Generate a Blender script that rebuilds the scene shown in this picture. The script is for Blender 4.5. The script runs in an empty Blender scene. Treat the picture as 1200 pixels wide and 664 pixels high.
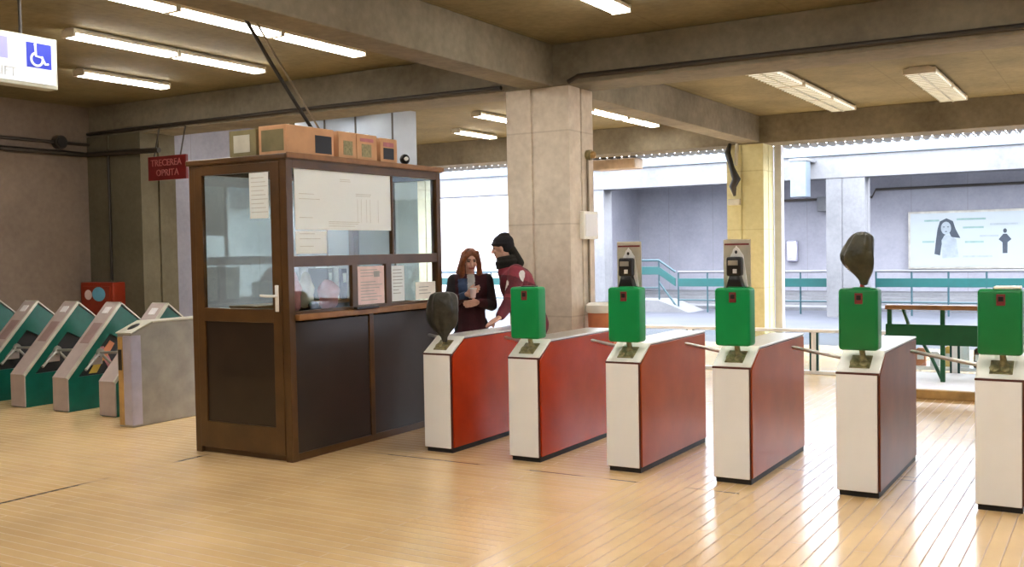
import bpy, bmesh, math, random
from mathutils import Vector, Matrix
random.seed(7)
S = bpy.context.scene
COL = S.collection
PI = math.pi

# ------------------------------------------------------------------ materials
def new_mat(name):
    m = bpy.data.materials.new(name); m.use_nodes = True
    return m, m.node_tree.nodes, m.node_tree.links, m.node_tree.nodes['Principled BSDF']

def mat(name, col, rough=.5, metal=0., var=.12, scale=8., bump=.0, spec=.5, bscale=None, coat=0.):
    """procedural: base colour mottled by noise, slight bump"""
    m, N, L, b = new_mat(name)
    tc = N.new('ShaderNodeTexCoord'); no = N.new('ShaderNodeTexNoise')
    no.inputs['Scale'].default_value = scale; no.inputs['Detail'].default_value = 5
    L.new(tc.outputs['Object'], no.inputs['Vector'])
    r = N.new('ShaderNodeValToRGB')
    r.color_ramp.elements[0].position = .3; r.color_ramp.elements[1].position = .7
    r.color_ramp.elements[0].color = [c*(1-var) for c in col]+[1]
    r.color_ramp.elements[1].color = [min(1, c*(1+var)) for c in col]+[1]
    L.new(no.outputs['Fac'], r.inputs['Fac']); L.new(r.outputs['Color'], b.inputs['Base Color'])
    b.inputs['Roughness'].default_value = rough; b.inputs['Metallic'].default_value = metal
    b.inputs['Specular IOR Level'].default_value = spec; b.inputs['Coat Weight'].default_value = coat
    b.inputs['Coat Roughness'].default_value = .12
    if bump:
        n2 = N.new('ShaderNodeTexNoise'); n2.inputs['Scale'].default_value = bscale or scale*6
        L.new(tc.outputs['Object'], n2.inputs['Vector'])
        bp = N.new('ShaderNodeBump'); bp.inputs['Strength'].default_value = bump; bp.inputs['Distance'].default_value = .01
        L.new(n2.outputs['Fac'], bp.inputs['Height']); L.new(bp.outputs['Normal'], b.inputs['Normal'])
    return m

def emit(name, col, s, rough=.4, base=(.8, .8, .8)):
    m, N, L, b = new_mat(name)
    tc = N.new('ShaderNodeTexCoord'); no = N.new('ShaderNodeTexNoise'); no.inputs['Scale'].default_value = 3
    L.new(tc.outputs['Object'], no.inputs['Vector'])
    mr = N.new('ShaderNodeMapRange'); mr.inputs['To Min'].default_value = s*.92; mr.inputs['To Max'].default_value = s*1.08
    L.new(no.outputs['Fac'], mr.inputs['Value']); L.new(mr.outputs['Result'], b.inputs['Emission Strength'])
    b.inputs['Base Color'].default_value = list(base)+[1]
    b.inputs['Emission Color'].default_value = list(col)+[1]; b.inputs['Roughness'].default_value = rough
    return m

def glass(name, tint=(.9, .95, .93), refl=.03, rough=.02):
    m, N, L, b = new_mat(name)
    N.remove(b); out = N['Material Output']
    t = N.new('ShaderNodeBsdfTransparent'); t.inputs['Color'].default_value = list(tint)+[1]
    g = N.new('ShaderNodeBsdfGlossy'); g.inputs['Roughness'].default_value = rough
    lw = N.new('ShaderNodeLayerWeight'); lw.inputs['Blend'].default_value = .5
    fr = N.new('ShaderNodeMath'); fr.operation = 'POWER'; fr.inputs[1].default_value = 4; L.new(lw.outputs['Facing'], fr.inputs[0])
    ad = N.new('ShaderNodeMath'); ad.operation = 'ADD'; ad.inputs[1].default_value = refl
    no = N.new('ShaderNodeTexNoise'); no.inputs['Scale'].default_value = 2
    mu = N.new('ShaderNodeMath'); mu.operation = 'MULTIPLY_ADD'; mu.inputs[1].default_value = .05
    L.new(no.outputs['Fac'], mu.inputs[0]); L.new(fr.outputs[0], mu.inputs[2])
    L.new(mu.outputs[0], ad.inputs[0])
    mx = N.new('ShaderNodeMixShader'); L.new(ad.outputs[0], mx.inputs['Fac'])
    L.new(t.outputs[0], mx.inputs[1]); L.new(g.outputs[0], mx.inputs[2]); L.new(mx.outputs[0], out.inputs['Surface'])
    return m

def concrete(name, c1, c2, rough=.85, board=0., axis='Z', bump=.35, pitch=.9):
    """cast concrete: blotches, streaks and optional board-form lines, in world metres"""
    m, N, L, b = new_mat(name)
    ge = N.new('ShaderNodeNewGeometry')
    n1 = N.new('ShaderNodeTexNoise'); n1.inputs['Scale'].default_value = .9; n1.inputs['Detail'].default_value = 8; n1.inputs['Roughness'].default_value = .65
    n2 = N.new('ShaderNodeTexNoise'); n2.inputs['Scale'].default_value = 14; n2.inputs['Detail'].default_value = 6
    L.new(ge.outputs['Position'], n1.inputs['Vector']); L.new(ge.outputs['Position'], n2.inputs['Vector'])
    ad = N.new('ShaderNodeMath'); ad.operation = 'MULTIPLY_ADD'; ad.inputs[1].default_value = .35
    L.new(n2.outputs['Fac'], ad.inputs[0]); L.new(n1.outputs['Fac'], ad.inputs[2])
    r = N.new('ShaderNodeValToRGB'); e = r.color_ramp.elements
    e[0].position = .45; e[0].color = list(c1)+[1]; e[1].position = .9; e[1].color = list(c2)+[1]
    L.new(ad.outputs[0], r.inputs['Fac']); src = r.outputs['Color']; h = n2.outputs['Fac']
    if board:
        sx = N.new('ShaderNodeSeparateXYZ'); L.new(ge.outputs['Position'], sx.inputs[0])
        md = N.new('ShaderNodeMath'); md.operation = 'PINGPONG'; md.inputs[1].default_value = pitch/2
        L.new(sx.outputs[axis], md.inputs[0])
        lt = N.new('ShaderNodeMath'); lt.operation = 'LESS_THAN'; lt.inputs[1].default_value = .008
        L.new(md.outputs[0], lt.inputs[0])
        mx = N.new('ShaderNodeMixRGB'); mx.blend_type = 'MULTIPLY'; mx.inputs['Color2'].default_value = (.55, .5, .45, 1)
        sc = N.new('ShaderNodeMath'); sc.operation = 'MULTIPLY'; sc.inputs[1].default_value = board
        L.new(lt.outputs[0], sc.inputs[0]); L.new(sc.outputs[0], mx.inputs['Fac']); L.new(src, mx.inputs['Color1'])
        src = mx.outputs['Color']
    L.new(src, b.inputs['Base Color'])
    bp = N.new('ShaderNodeBump'); bp.inputs['Strength'].default_value = bump; bp.inputs['Distance'].default_value = .01
    L.new(h, bp.inputs['Height']); L.new(bp.outputs['Normal'], b.inputs['Normal'])
    b.inputs['Roughness'].default_value = rough; b.inputs['Specular IOR Level'].default_value = .25
    return m

def floor_material():
    m, N, L, b = new_mat('strip_tile_floor')
    ge = N.new('ShaderNodeNewGeometry'); sx = N.new('ShaderNodeSeparateXYZ'); L.new(ge.outputs['Position'], sx.inputs[0])
    def brick(rot):
        mp = N.new('ShaderNodeMapping'); mp.inputs['Rotation'].default_value = (0, 0, rot)
        L.new(ge.outputs['Position'], mp.inputs['Vector'])
        br = N.new('ShaderNodeTexBrick'); L.new(mp.outputs[0], br.inputs['Vector'])
        br.inputs['Scale'].default_value = 1; br.inputs['Brick Width'].default_value = 2.4; br.inputs['Row Height'].default_value = .088
        br.inputs['Mortar Size'].default_value = .0045; br.inputs['Mortar Smooth'].default_value = .35
        br.inputs['Color1'].default_value = (.80, .56, .27, 1); br.inputs['Color2'].default_value = (.86, .62, .32, 1)
        br.inputs['Mortar'].default_value = (.56, .38, .19, 1)
        return br
    bx, by = brick(0), brick(PI/2)
    gt = N.new('ShaderNodeMath'); gt.operation = 'GREATER_THAN'; gt.inputs[1].default_value = 1.95; L.new(sx.outputs['X'], gt.inputs[0])
    mc = N.new('ShaderNodeMixRGB'); L.new(gt.outputs[0], mc.inputs['Fac']); L.new(bx.outputs['Color'], mc.inputs['Color1']); L.new(by.outputs['Color'], mc.inputs['Color2'])
    mf = N.new('ShaderNodeMixRGB'); L.new(gt.outputs[0], mf.inputs['Fac']); L.new(bx.outputs['Fac'], mf.inputs['Color1']); L.new(by.outputs['Fac'], mf.inputs['Color2'])
    # wear
    n1 = N.new('ShaderNodeTexNoise'); n1.inputs['Scale'].default_value = .7; n1.inputs['Detail'].default_value = 7; n1.inputs['Roughness'].default_value = .6
    L.new(ge.outputs['Position'], n1.inputs['Vector'])
    r = N.new('ShaderNodeValToRGB'); e = r.color_ramp.elements
    e[0].position = .35; e[0].color = (.74, .70, .66, 1); e[1].position = .65; e[1].color = (1.08, 1.04, 1.0, 1)
    L.new(n1.outputs['Fac'], r.inputs['Fac'])
    mu = N.new('ShaderNodeMixRGB'); mu.blend_type = 'MULTIPLY'; mu.inputs['Fac'].default_value = .8
    L.new(mc.outputs['Color'], mu.inputs['Color1']); L.new(r.outputs['Color'], mu.inputs['Color2'])
    col = mu.outputs['Color']
    # joints between the big floor fields
    def line(axis, at, lo_hi, other, w, dark):
        nonlocal col
        d = N.new('ShaderNodeMath'); d.operation = 'COMPARE'; d.inputs[1].default_value = at; d.inputs[2].default_value = w
        L.new(sx.outputs[axis], d.inputs[0])
        o = N.new('ShaderNodeMath'); o.operation = 'COMPARE'; o.inputs[1].default_value = sum(lo_hi)/2; o.inputs[2].default_value = (lo_hi[1]-lo_hi[0])/2
        L.new(sx.outputs[other], o.inputs[0])
        nn = N.new('ShaderNodeTexNoise'); nn.inputs['Scale'].default_value = 2.2; L.new(ge.outputs['Position'], nn.inputs['Vector'])
        g = N.new('ShaderNodeMapRange'); g.inputs['From Min'].default_value = .42; g.inputs['From Max'].default_value = .56; L.new(nn.outputs['Fac'], g.inputs['Value'])
        a = N.new('ShaderNodeMath'); a.operation = 'MULTIPLY'; L.new(d.outputs[0], a.inputs[0]); L.new(o.outputs[0], a.inputs[1])
        a2 = N.new('ShaderNodeMath'); a2.operation = 'MULTIPLY'; L.new(a.outputs[0], a2.inputs[0]); L.new(g.outputs[0], a2.inputs[1])
        x = N.new('ShaderNodeMixRGB'); L.new(a2.outputs[0], x.inputs['Fac']); L.new(col, x.inputs['Color1']); x.inputs['Color2'].default_value = dark
        col = x.outputs['Color']
    line('Y', -.255, (-.62, 2.75), 'X', .010, (.22, .14, .07, 1))
    line('Y', .63, (2.75, 4.1), 'X', .012, (.25, .2, .15, 1))
    line('Y', .74, (3.3, 4.1), 'X', .008, (.25, .2, .15, 1))
    line('X', -1.55, (-3.6, -.9), 'Y', .02, (.16, .09, .05, 1))
    L.new(col, b.inputs['Base Color'])
    n3 = N.new('ShaderNodeTexNoise'); n3.inputs['Scale'].default_value = 5; n3.inputs['Detail'].default_value = 6; L.new(ge.outputs['Position'], n3.inputs['Vector'])
    mr = N.new('ShaderNodeMapRange'); mr.inputs['To Min'].default_value = .15; mr.inputs['To Max'].default_value = .30
    L.new(n3.outputs['Fac'], mr.inputs['Value'])
    ad = N.new('ShaderNodeMath'); ad.operation = 'MULTIPLY_ADD'; ad.inputs[1].default_value = .3; L.new(mf.outputs['Color'], ad.inputs[0]); L.new(mr.outputs[0], ad.inputs[2])
    L.new(ad.outputs[0], b.inputs['Roughness'])
    bp = N.new('ShaderNodeBump'); bp.inputs['Strength'].default_value = .5; bp.inputs['Distance'].default_value = .004; bp.invert = True
    L.new(mf.outputs['Color'], bp.inputs['Height']); L.new(bp.outputs['Normal'], b.inputs['Normal'])
    b.inputs['Specular IOR Level'].default_value = 1.0; b.inputs['IOR'].default_value = 1.6
    return m

M = {}
M['floor'] = floor_material()
M['atrium_floor'] = concrete('atrium_paving', (.040, .043, .052), (.07, .073, .088), rough=.45, board=.6, axis='Y', pitch=1.1)
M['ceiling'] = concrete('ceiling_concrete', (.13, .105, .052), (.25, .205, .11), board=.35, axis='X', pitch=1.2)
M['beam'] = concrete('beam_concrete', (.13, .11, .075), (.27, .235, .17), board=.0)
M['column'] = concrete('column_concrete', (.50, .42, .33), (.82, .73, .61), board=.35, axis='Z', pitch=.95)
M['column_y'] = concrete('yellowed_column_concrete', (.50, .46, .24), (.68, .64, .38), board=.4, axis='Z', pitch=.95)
M['wall'] = concrete('rough_wall_render', (.16, .12, .09), (.245, .19, .145))
M['pillar'] = concrete('dark_pillar_concrete', (.09, .078, .048), (.15, .13, .085))
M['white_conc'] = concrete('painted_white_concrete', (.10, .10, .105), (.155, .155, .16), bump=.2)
M['lav_in'] = concrete('lilac_wall_render', (.20, .195, .235), (.29, .285, .33), board=.4, axis='Y', pitch=1.4, bump=.15)
M['lav'] = concrete('lavender_wall_render', (.20, .195, .225), (.27, .265, .295), board=.4, axis='X', pitch=1.4, bump=.15)
M['white_frame'] = mat('white_painted_frame', (.50, .50, .51), .4, var=.06)
M['dim_blue'] = mat('dull_blue_casing', (.10, .125, .15), .5)
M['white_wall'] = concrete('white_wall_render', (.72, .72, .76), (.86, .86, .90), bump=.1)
M['partition'] = mat('pale_blue_panel', (.27, .31, .37), .5, scale=2)
M['dark'] = mat('dark_rubber', (.012, .010, .009), .6)
M['pipe'] = mat('dark_pipe_paint', (.03, .022, .015), .5)
M['white'] = mat('white_laminate', (.90, .91, .92), .35, var=.03, scale=3)
M['steel'] = mat('brushed_steel', (.62, .60, .56), .32, metal=.9, var=.08, scale=30)
M['steel_dull'] = mat('dull_grey_steel', (.36, .34, .30), .42, metal=.55, var=.15, scale=6, bump=.05)
M['lilac_steel'] = mat('pale_lilac_steel', (.50, .48, .60), .35, metal=.4, var=.1)
M['cream_metal'] = mat('cream_metal', (.96, .95, .87), .35, metal=.0, var=.06, scale=10)
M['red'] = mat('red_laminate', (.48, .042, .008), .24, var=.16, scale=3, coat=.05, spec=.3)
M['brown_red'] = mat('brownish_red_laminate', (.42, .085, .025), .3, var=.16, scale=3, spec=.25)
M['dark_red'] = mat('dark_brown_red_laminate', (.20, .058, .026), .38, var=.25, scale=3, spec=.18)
M['trim'] = mat('dark_maroon_trim', (.09, .018, .012), .4)
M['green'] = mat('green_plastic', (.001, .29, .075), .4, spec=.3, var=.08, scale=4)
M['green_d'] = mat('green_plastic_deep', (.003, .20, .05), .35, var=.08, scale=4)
M['black'] = mat('black_plastic', (.008, .008, .009), .3)
M['label'] = mat('dark_red_label', (.18, .02, .02), .5)
M['red_bright'] = mat('red_plastic', (.55, .03, .03), .4)
M['brass'] = mat('worn_brass', (.30, .26, .13), .4, metal=.6, var=.35, scale=40)
M['bag'] = mat('olive_black_bag', (.045, .043, .022), .35, var=.5, scale=12, bump=1., bscale=16)
M['bag2'] = mat('black_bin_bag', (.040, .040, .033), .33, var=.6, scale=12, bump=1., bscale=16)
M['brown'] = mat('brown_painted_frame', (.085, .040, .012), .32, var=.25, scale=5)
M['brown_d'] = mat('dark_brown_panel', (.020, .012, .008), .3, var=.25, scale=4)
M['grey_d'] = mat('dark_taupe_panel', (.030, .023, .020), .35, var=.15, scale=3)
M['wood'] = mat('orange_wood_edge', (.26, .12, .04), .4, var=.2, scale=10)
M['nosing'] = mat('ochre_wood_nosing', (.42, .26, .09), .45, var=.3, scale=7)
M['paper'] = mat('white_paper', (.86, .88, .84), .7, var=.03, scale=3)
def paper_mat():
    m = mat('thin_white_paper', (.92, .98, 1.), .7, var=.01, scale=3); N, L = m.node_tree.nodes, m.node_tree.links
    b, out = N['Principled BSDF'], N['Material Output']; tr = N.new('ShaderNodeBsdfTranslucent'); tr.inputs['Color'].default_value = (.9, .95, .95, 1)
    mx = N.new('ShaderNodeMixShader'); mx.inputs['Fac'].default_value = .15; L.new(b.outputs[0], mx.inputs[1]); L.new(tr.outputs[0], mx.inputs[2]); L.new(mx.outputs[0], out.inputs['Surface'])
    return m
M['paper'] = paper_mat()
M['ink'] = mat('grey_ink', (.42, .43, .43), .8)
M['ink_pale'] = mat('pale_grey_ink', (.68, .70, .69), .8)
M['card'] = mat('brown_cardboard', (.60, .34, .18), .8, var=.1, scale=6)
M['board'] = mat('weathered_board', (.42, .32, .23), .8, var=.3, scale=4)
M['card_o'] = mat('olive_cardboard', (.20, .17, .08), .8, var=.2, scale=6)
M['teal'] = mat('teal_paint', (.002, .055, .052), .4, var=.08)
M['teal_b'] = mat('blue_teal_paint', (.012, .045, .055), .4, var=.08)
M['gate_green'] = mat('gate_green_paint', (.002, .095, .065), .35, var=.15)
M['gate_face'] = mat('warm_grey_gate_face', (.44, .36, .33), .4, var=.08)
M['gate_sticker'] = mat('faded_rose_strip', (.30, .20, .185), .5)
M['gate_edge'] = mat('pale_gate_edge', (.55, .53, .44), .4, metal=.2)
M['bench_green'] = mat('dark_green_paint', (.003, .085, .028), .35, var=.12)
M['glass'] = glass('window_glass')
M['glass_b'] = glass('parapet_glass', (.86, .9, .9), .06)
M['lamp'] = emit('fluorescent_diffuser', (1., .965, .91), 10.)
M['lamp_dim'] = emit('grille_diffuser', (1., .97, .80), .16)
M['housing'] = mat('cream_lamp_housing', (.62, .56, .44), .5)
M['grille'] = mat('lamp_grille_metal', (.55, .53, .42), .35, metal=.4)
M['sign_lit'] = emit('lit_sign_face', (.93, .96, 1.), .24, base=(.35, .35, .35))
M['sign_frame'] = mat('aluminium_sign_frame', (.50, .50, .42), .4, metal=.4)
M['blue'] = emit('lit_blue_pictogram', (.03, .07, .75), .10, base=(.02, .03, .3))
M['lilac'] = emit('lit_lilac_pictogram', (.50, .48, .95), .17, base=(.2, .2, .4))
M['sign_red'] = mat('red_sign_enamel', (.12, .006, .006), .4)
M['sign_pink'] = mat('faded_pink_lettering', (.30, .10, .09), .6)
M['orange_red'] = mat('red_orange_enamel', (.28, .028, .008), .4)
M['orange'] = mat('terracotta_plastic', (.62, .22, .10), .5)
M['sky_blue'] = mat('sky_blue_sticker', (.15, .45, .62), .5)
M['yellow'] = mat('yellow_sticker', (.75, .50, .08), .5)
M['pink'] = mat('dusty_pink', (.52, .20, .22), .8, var=.2)
M['pink_p'] = mat('pale_pink_paper', (.80, .62, .60), .8)
M['bill'] = emit('backlit_poster', (.80, .90, .97), .10, base=(.20, .225, .24))
M['bill_dark'] = mat('poster_dark_print', (.035, .045, .06), .7)
M['bill_skin'] = mat('poster_pale_print', (.24, .27, .29), .7)
M['bill_green'] = mat('poster_mint_print', (.17, .26, .24), .7)
M['wire'] = mat('black_cable_rubber', (.012, .01, .008), .5)
M['wire_b'] = mat('brown_grey_cable', (.22, .18, .12), .5)
M['skin'] = mat('skin', (.74, .43, .32), .5, var=.06)
M['lip'] = mat('lips', (.50, .13, .11), .5)
M['eye'] = mat('eye_dark', (.03, .02, .015), .3)
M['hair'] = mat('auburn_hair', (.20, .058, .018), .45, var=.4, scale=25, bump=.5, bscale=60)
M['hat'] = mat('black_knit_hat', (.010, .008, .012), .9, var=.3, scale=40, bump=.5, bscale=120)
M['scarf'] = mat('black_olive_scarf', (.014, .013, .009), .9, var=.4, scale=20, bump=.6)
M['maroon'] = mat('maroon_jacket_cloth', (.12, .009, .020), .7, var=.45, scale=9, bump=.6, bscale=14)
M['rose'] = mat('rose_jacket_panel', (.27, .028, .05), .7, var=.2, scale=9, bump=.3)
M['patch'] = mat('white_cloth_patch', (.80, .78, .78), .8)
M['coat'] = mat('dark_coat_cloth', (.020, .014, .018), .8, var=.4, scale=9, bump=.5, bscale=14)
M['plum'] = mat('plum_coat_panel', (.045, .006, .012), .8, var=.3, scale=9, bump=.4)
M['denim'] = mat('blue_denim_cloth', (.03, .055, .12), .8, var=.3, scale=20)
M['trousers'] = mat('black_trousers', (.012, .012, .014), .8)
M['shoe'] = mat('black_shoe_leather', (.01, .01, .01), .35)

# ------------------------------------------------------------------ geometry helpers
def box(bm, x0, x1, y0, y1, z0, z1, bev=0., seg=2):
    vs = [bm.verts.new((x, y, z)) for x in (x0, x1) for y in (y0, y1) for z in (z0, z1)]
    fs = [bm.faces.new([vs[i] for i in f]) for f in ((0,1,3,2),(4,6,7,5),(0,4,5,1),(2,3,7,6),(0,2,6,4),(1,5,7,3))]
    bmesh.ops.recalc_face_normals(bm, faces=fs)
    if bev:
        es = list({e for f in fs for e in f.edges})
        bmesh.ops.bevel(bm, geom=es, offset=bev, segments=seg, affect='EDGES', profile=.5)
    return bm

def prism(bm, pts, axis, a, b, bev=0.):
    """pts polygon in the two other axes, extruded along axis from a to b"""
    def P(p, t):
        return {'X': (t, p[0], p[1]), 'Y': (p[0], t, p[1]), 'Z': (p[0], p[1], t)}[axis]
    A = [bm.verts.new(P(p, a)) for p in pts]; B = [bm.verts.new(P(p, b)) for p in pts]
    n = len(pts); fs = [bm.faces.new(A), bm.faces.new(B[::-1])]
    for i in range(n): fs.append(bm.faces.new((A[i], B[i], B[(i+1) % n], A[(i+1) % n])))
    bmesh.ops.recalc_face_normals(bm, faces=fs)
    if bev:
        es = list({e for f in fs for e in f.edges})
        bmesh.ops.bevel(bm, geom=es, offset=bev, segments=2, affect='EDGES', profile=.5)
    return bm

def frame_of(d):
    d = d.normalized(); u = Vector((0, 0, 1)) if abs(d.z) < .9 else Vector((1, 0, 0))
    a = d.cross(u).normalized(); return a, d.cross(a).normalized()

def tube(bm, pts, r, n=10, cap=True):
    pts = [Vector(p) for p in pts]; rs = r if isinstance(r, (list, tuple)) else [r]*len(pts)
    rings = []
    a0 = None
    for i, p in enumerate(pts):
        d = (pts[min(i+1, len(pts)-1)] - pts[max(i-1, 0)])
        if a0 is None: a, b = frame_of(d)
        else:
            dn = d.normalized(); a = (a0 - dn*a0.dot(dn)).normalized(); b = dn.cross(a)
        a0 = a
        rings.append([bm.verts.new(p + (a*math.cos(2*PI*k/n) + b*math.sin(2*PI*k/n))*rs[i]) for k in range(n)])
    fs = []
    for i in range(len(rings)-1):
        for k in range(n): fs.append(bm.faces.new((rings[i][k], rings[i][(k+1) % n], rings[i+1][(k+1) % n], rings[i+1][k])))
    if cap: fs += [bm.faces.new(rings[0]), bm.faces.new(rings[-1][::-1])]
    bmesh.ops.recalc_face_normals(bm, faces=fs)
    return bm

def ball(bm, c, r, u=16, v=12, R=None):
    """ellipsoid; r is a number or (rx, ry, rz)"""
    if not isinstance(r, (list, tuple)): r = (r, r, r)
    m = Matrix.Translation(Vector(c)) @ (R or Matrix()) @ Matrix.Diagonal((r[0], r[1], r[2], 1))
    bmesh.ops.create_uvsphere(bm, u_segments=u, v_segments=v, radius=1, matrix=m)
    return bm

def lathe(bm, prof, c=(0, 0, 0), n=24):
    rings = []
    for r, z in prof:
        rings.append([bm.verts.new((c[0]+r*math.cos(2*PI*k/n), c[1]+r*math.sin(2*PI*k/n), c[2]+z)) for k in range(n)])
    fs = []
    for i in range(len(rings)-1):
        for k in range(n): fs.append(bm.faces.new((rings[i][k], rings[i][(k+1) % n], rings[i+1][(k+1) % n], rings[i+1][k])))
    fs += [bm.faces.new(rings[0]), bm.faces.new(rings[-1][::-1])]
    bmesh.ops.recalc_face_normals(bm, faces=fs)
    return bm

B = bmesh.new
def nb(): return bmesh.new()

def obj(name, bm, m, parent=None, world=False, smooth=None):
    if world and parent is not None:
        r = parent
        while r.parent: r = r.parent
        bmesh.ops.transform(bm, matrix=Matrix.Translation(-r.location), verts=bm.verts)
    me = bpy.data.meshes.new(name); bm.to_mesh(me); bm.free()
    mats = m if isinstance(m, (list, tuple)) else [m]
    for x in mats: me.materials.append(M[x])
    if smooth is not None:
        for p in me.polygons: p.use_smooth = True
        me.set_sharp_from_angle(angle=math.radians(smooth))
    o = bpy.data.objects.new(name, me); COL.objects.link(o)
    if parent is not None: o.parent = parent
    return o

def tag(o, label, cat, group=None):
    o['label'] = label; o['category'] = cat
    if group: o['group'] = group
    return o

def thing(name, label, cat, loc=(0, 0, 0), group=None, rz=0.):
    o = bpy.data.objects.new(name, None); COL.objects.link(o); o.location = loc; o.rotation_euler.z = rz
    o.empty_display_size = .1
    return tag(o, label, cat, group)

def single(name, bm, m, label, cat, group=None, smooth=None, loc=None):
    """a thing that is one mesh, its origin at its base"""
    if loc is not None: bmesh.ops.transform(bm, matrix=Matrix.Translation(-Vector(loc)), verts=bm.verts)
    o = obj(name, bm, m, smooth=smooth)
    if loc is not None: o.location = loc
    return tag(o, label, cat, group)

def struct(name, bm, m, smooth=None):
    o = obj(name, bm, m, smooth=smooth); o['kind'] = 'structure'; return o

def dup(root, loc, label=None, group=None):
    r = root.copy(); COL.objects.link(r); r.location = loc
    if label: r['label'] = label
    if group: r['group'] = group
    def rec(src, dst):
        for ch in list(src.children):
            c = ch.copy(); COL.objects.link(c); c.parent = dst; rec(ch, c)
    rec(root, r)
    return r

def text_bm(body, size, mat4, depth=.002):
    cu = bpy.data.curves.new('lettering', 'FONT'); cu.body = body; cu.size = size; cu.extrude = depth; cu.align_x = 'CENTER'; cu.align_y = 'CENTER'
    cu.resolution_u = 2
    t = bpy.data.objects.new('lettering', cu); COL.objects.link(t)
    bpy.context.view_layer.update()
    me = bpy.data.meshes.new_from_object(t.evaluated_get(bpy.context.evaluated_depsgraph_get()))
    bm = nb(); bm.from_mesh(me); bmesh.ops.transform(bm, matrix=mat4, verts=bm.verts)
    bpy.data.objects.remove(t); bpy.data.meshes.remove(me); bpy.data.curves.remove(cu)
    return bm

# basis matrices for flat things: local x -> right, local y -> up
def face_plus_x(x, y, z): return Matrix(((0, 0, 1, x), (1, 0, 0, y), (0, 1, 0, z), (0, 0, 0, 1)))    # seen from +X: right is +Y
def face_minus_y(x, y, z): return Matrix(((1, 0, 0, x), (0, 0, -1, y), (0, 1, 0, z), (0, 0, 0, 1)))  # seen from -Y: right is +X

# ------------------------------------------------------------------ camera (from measured vanishing points)
yaw, pitch, roll, F_PX = -.5425, .0337, -.018, 1191.99
Fv = Vector((math.sin(yaw)*math.cos(pitch), math.cos(yaw)*math.cos(pitch), -math.sin(pitch)))
R0 = Fv.cross(Vector((0, 0, 1))).normalized(); U0 = R0.cross(Fv)
Rv = R0*math.cos(roll) + U0*math.sin(roll); Uv = -R0*math.sin(roll) + U0*math.cos(roll)
cam = bpy.data.cameras.new('camera'); cam.sensor_width = 36; cam.lens = F_PX/1200*36; cam.clip_start = .05
co = bpy.data.objects.new('camera', cam); COL.objects.link(co)
co.matrix_world = Matrix(((Rv.x, Uv.x, -Fv.x, 4.943), (Rv.y, Uv.y, -Fv.y, -6.769), (Rv.z, Uv.z, -Fv.z, 1.65), (0, 0, 0, 1)))
S.camera = co

# ------------------------------------------------------------------ setting
ZC, ZB = 3.72, 3.3
XL, XR, YB = -7.42, 11.0, -11.0
COLX = (-.63, .11)
struct('floor', box(nb(), XL, XR, YB, 9.9, -.2, 0), 'floor')
struct('floor_atrium', box(nb(), -16, 16, 9.9, 24, -.2, 0), 'atrium_floor')
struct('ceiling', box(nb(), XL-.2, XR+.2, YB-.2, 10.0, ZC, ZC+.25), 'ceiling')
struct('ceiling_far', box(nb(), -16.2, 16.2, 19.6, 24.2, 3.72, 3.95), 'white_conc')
struct('wall_left', box(nb(), XL-.3, XL, YB, 2.9, 0, ZC), 'wall')
struct('wall_left_far', box(nb(), XL-.3, XL, 2.9, 9.9, 0, ZC), 'lav_in')
struct('wall_back', box(nb(), XL-.3, XR+.3, YB-.3, YB, 0, ZC), 'wall')
struct('wall_right', box(nb(), XR, XR+.3, YB, 9.9, 0, ZC), 'wall')
struct('wall_far', box(nb(), -8.0, 16.2, 22.4, 22.7, 0, 3.72), 'lav')
struct('wall_far_left', box(nb(), -16.2, -8.2, 18.2, 18.5, 0, 3.72), 'white_wall')
struct('wall_return', box(nb(), -8.2, -8.0, 18.2, 22.7, 0, 3.72), 'lav')
struct('wall_atrium_left', box(nb(), -16.5, -16.2, 9.9, 18.5, 0, 6.0), 'white_wall')
struct('wall_atrium_right', box(nb(), 16.0, 16.3, 9.9, 22.7, 0, 6.0), 'white_wall')
# beams
box_ = box
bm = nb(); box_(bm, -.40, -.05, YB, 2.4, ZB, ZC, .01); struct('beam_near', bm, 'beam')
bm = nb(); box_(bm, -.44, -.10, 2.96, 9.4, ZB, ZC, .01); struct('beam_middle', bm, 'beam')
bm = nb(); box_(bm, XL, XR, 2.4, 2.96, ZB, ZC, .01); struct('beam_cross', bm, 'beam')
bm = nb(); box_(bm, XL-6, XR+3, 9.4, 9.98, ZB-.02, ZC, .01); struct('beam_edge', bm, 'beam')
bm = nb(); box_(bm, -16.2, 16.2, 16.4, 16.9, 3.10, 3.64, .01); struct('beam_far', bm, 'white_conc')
bm = nb(); box_(bm, -16.2, 16.2, 16.34, 16.98, 3.60, 4.18, .01); struct('trim_1', bm, 'dim_blue')
bm = nb(); box_(bm, XL-9, XL-.3, 9.9, 10.1, 0, ZC); struct('wall_atrium_near', bm, 'white_wall')
# pipe/cable run along the cross beam
def pipe(name, pts, r, m, label, cat='pipe', group=None):
    return single(name, tube(nb(), pts, r), m, label, cat, group, smooth=60, loc=pts[0])
pipe('conduit', [(XL, 2.375, ZB+.05), (-3.5, 2.375, ZB+.055), (-.66, 2.375, ZB+.04)], .024, 'pipe', 'black conduit along the lower edge of the cross beam, left of the big column')
pipe('conduit', [(.14, 2.36, ZB+.02), (.25, 2.37, ZB+.07), (4.5, 2.372, ZB+.055), (XR, 2.372, ZB+.05)], .024, 'pipe', 'black conduit along the lower edge of the cross beam, right of the big column')

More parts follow.
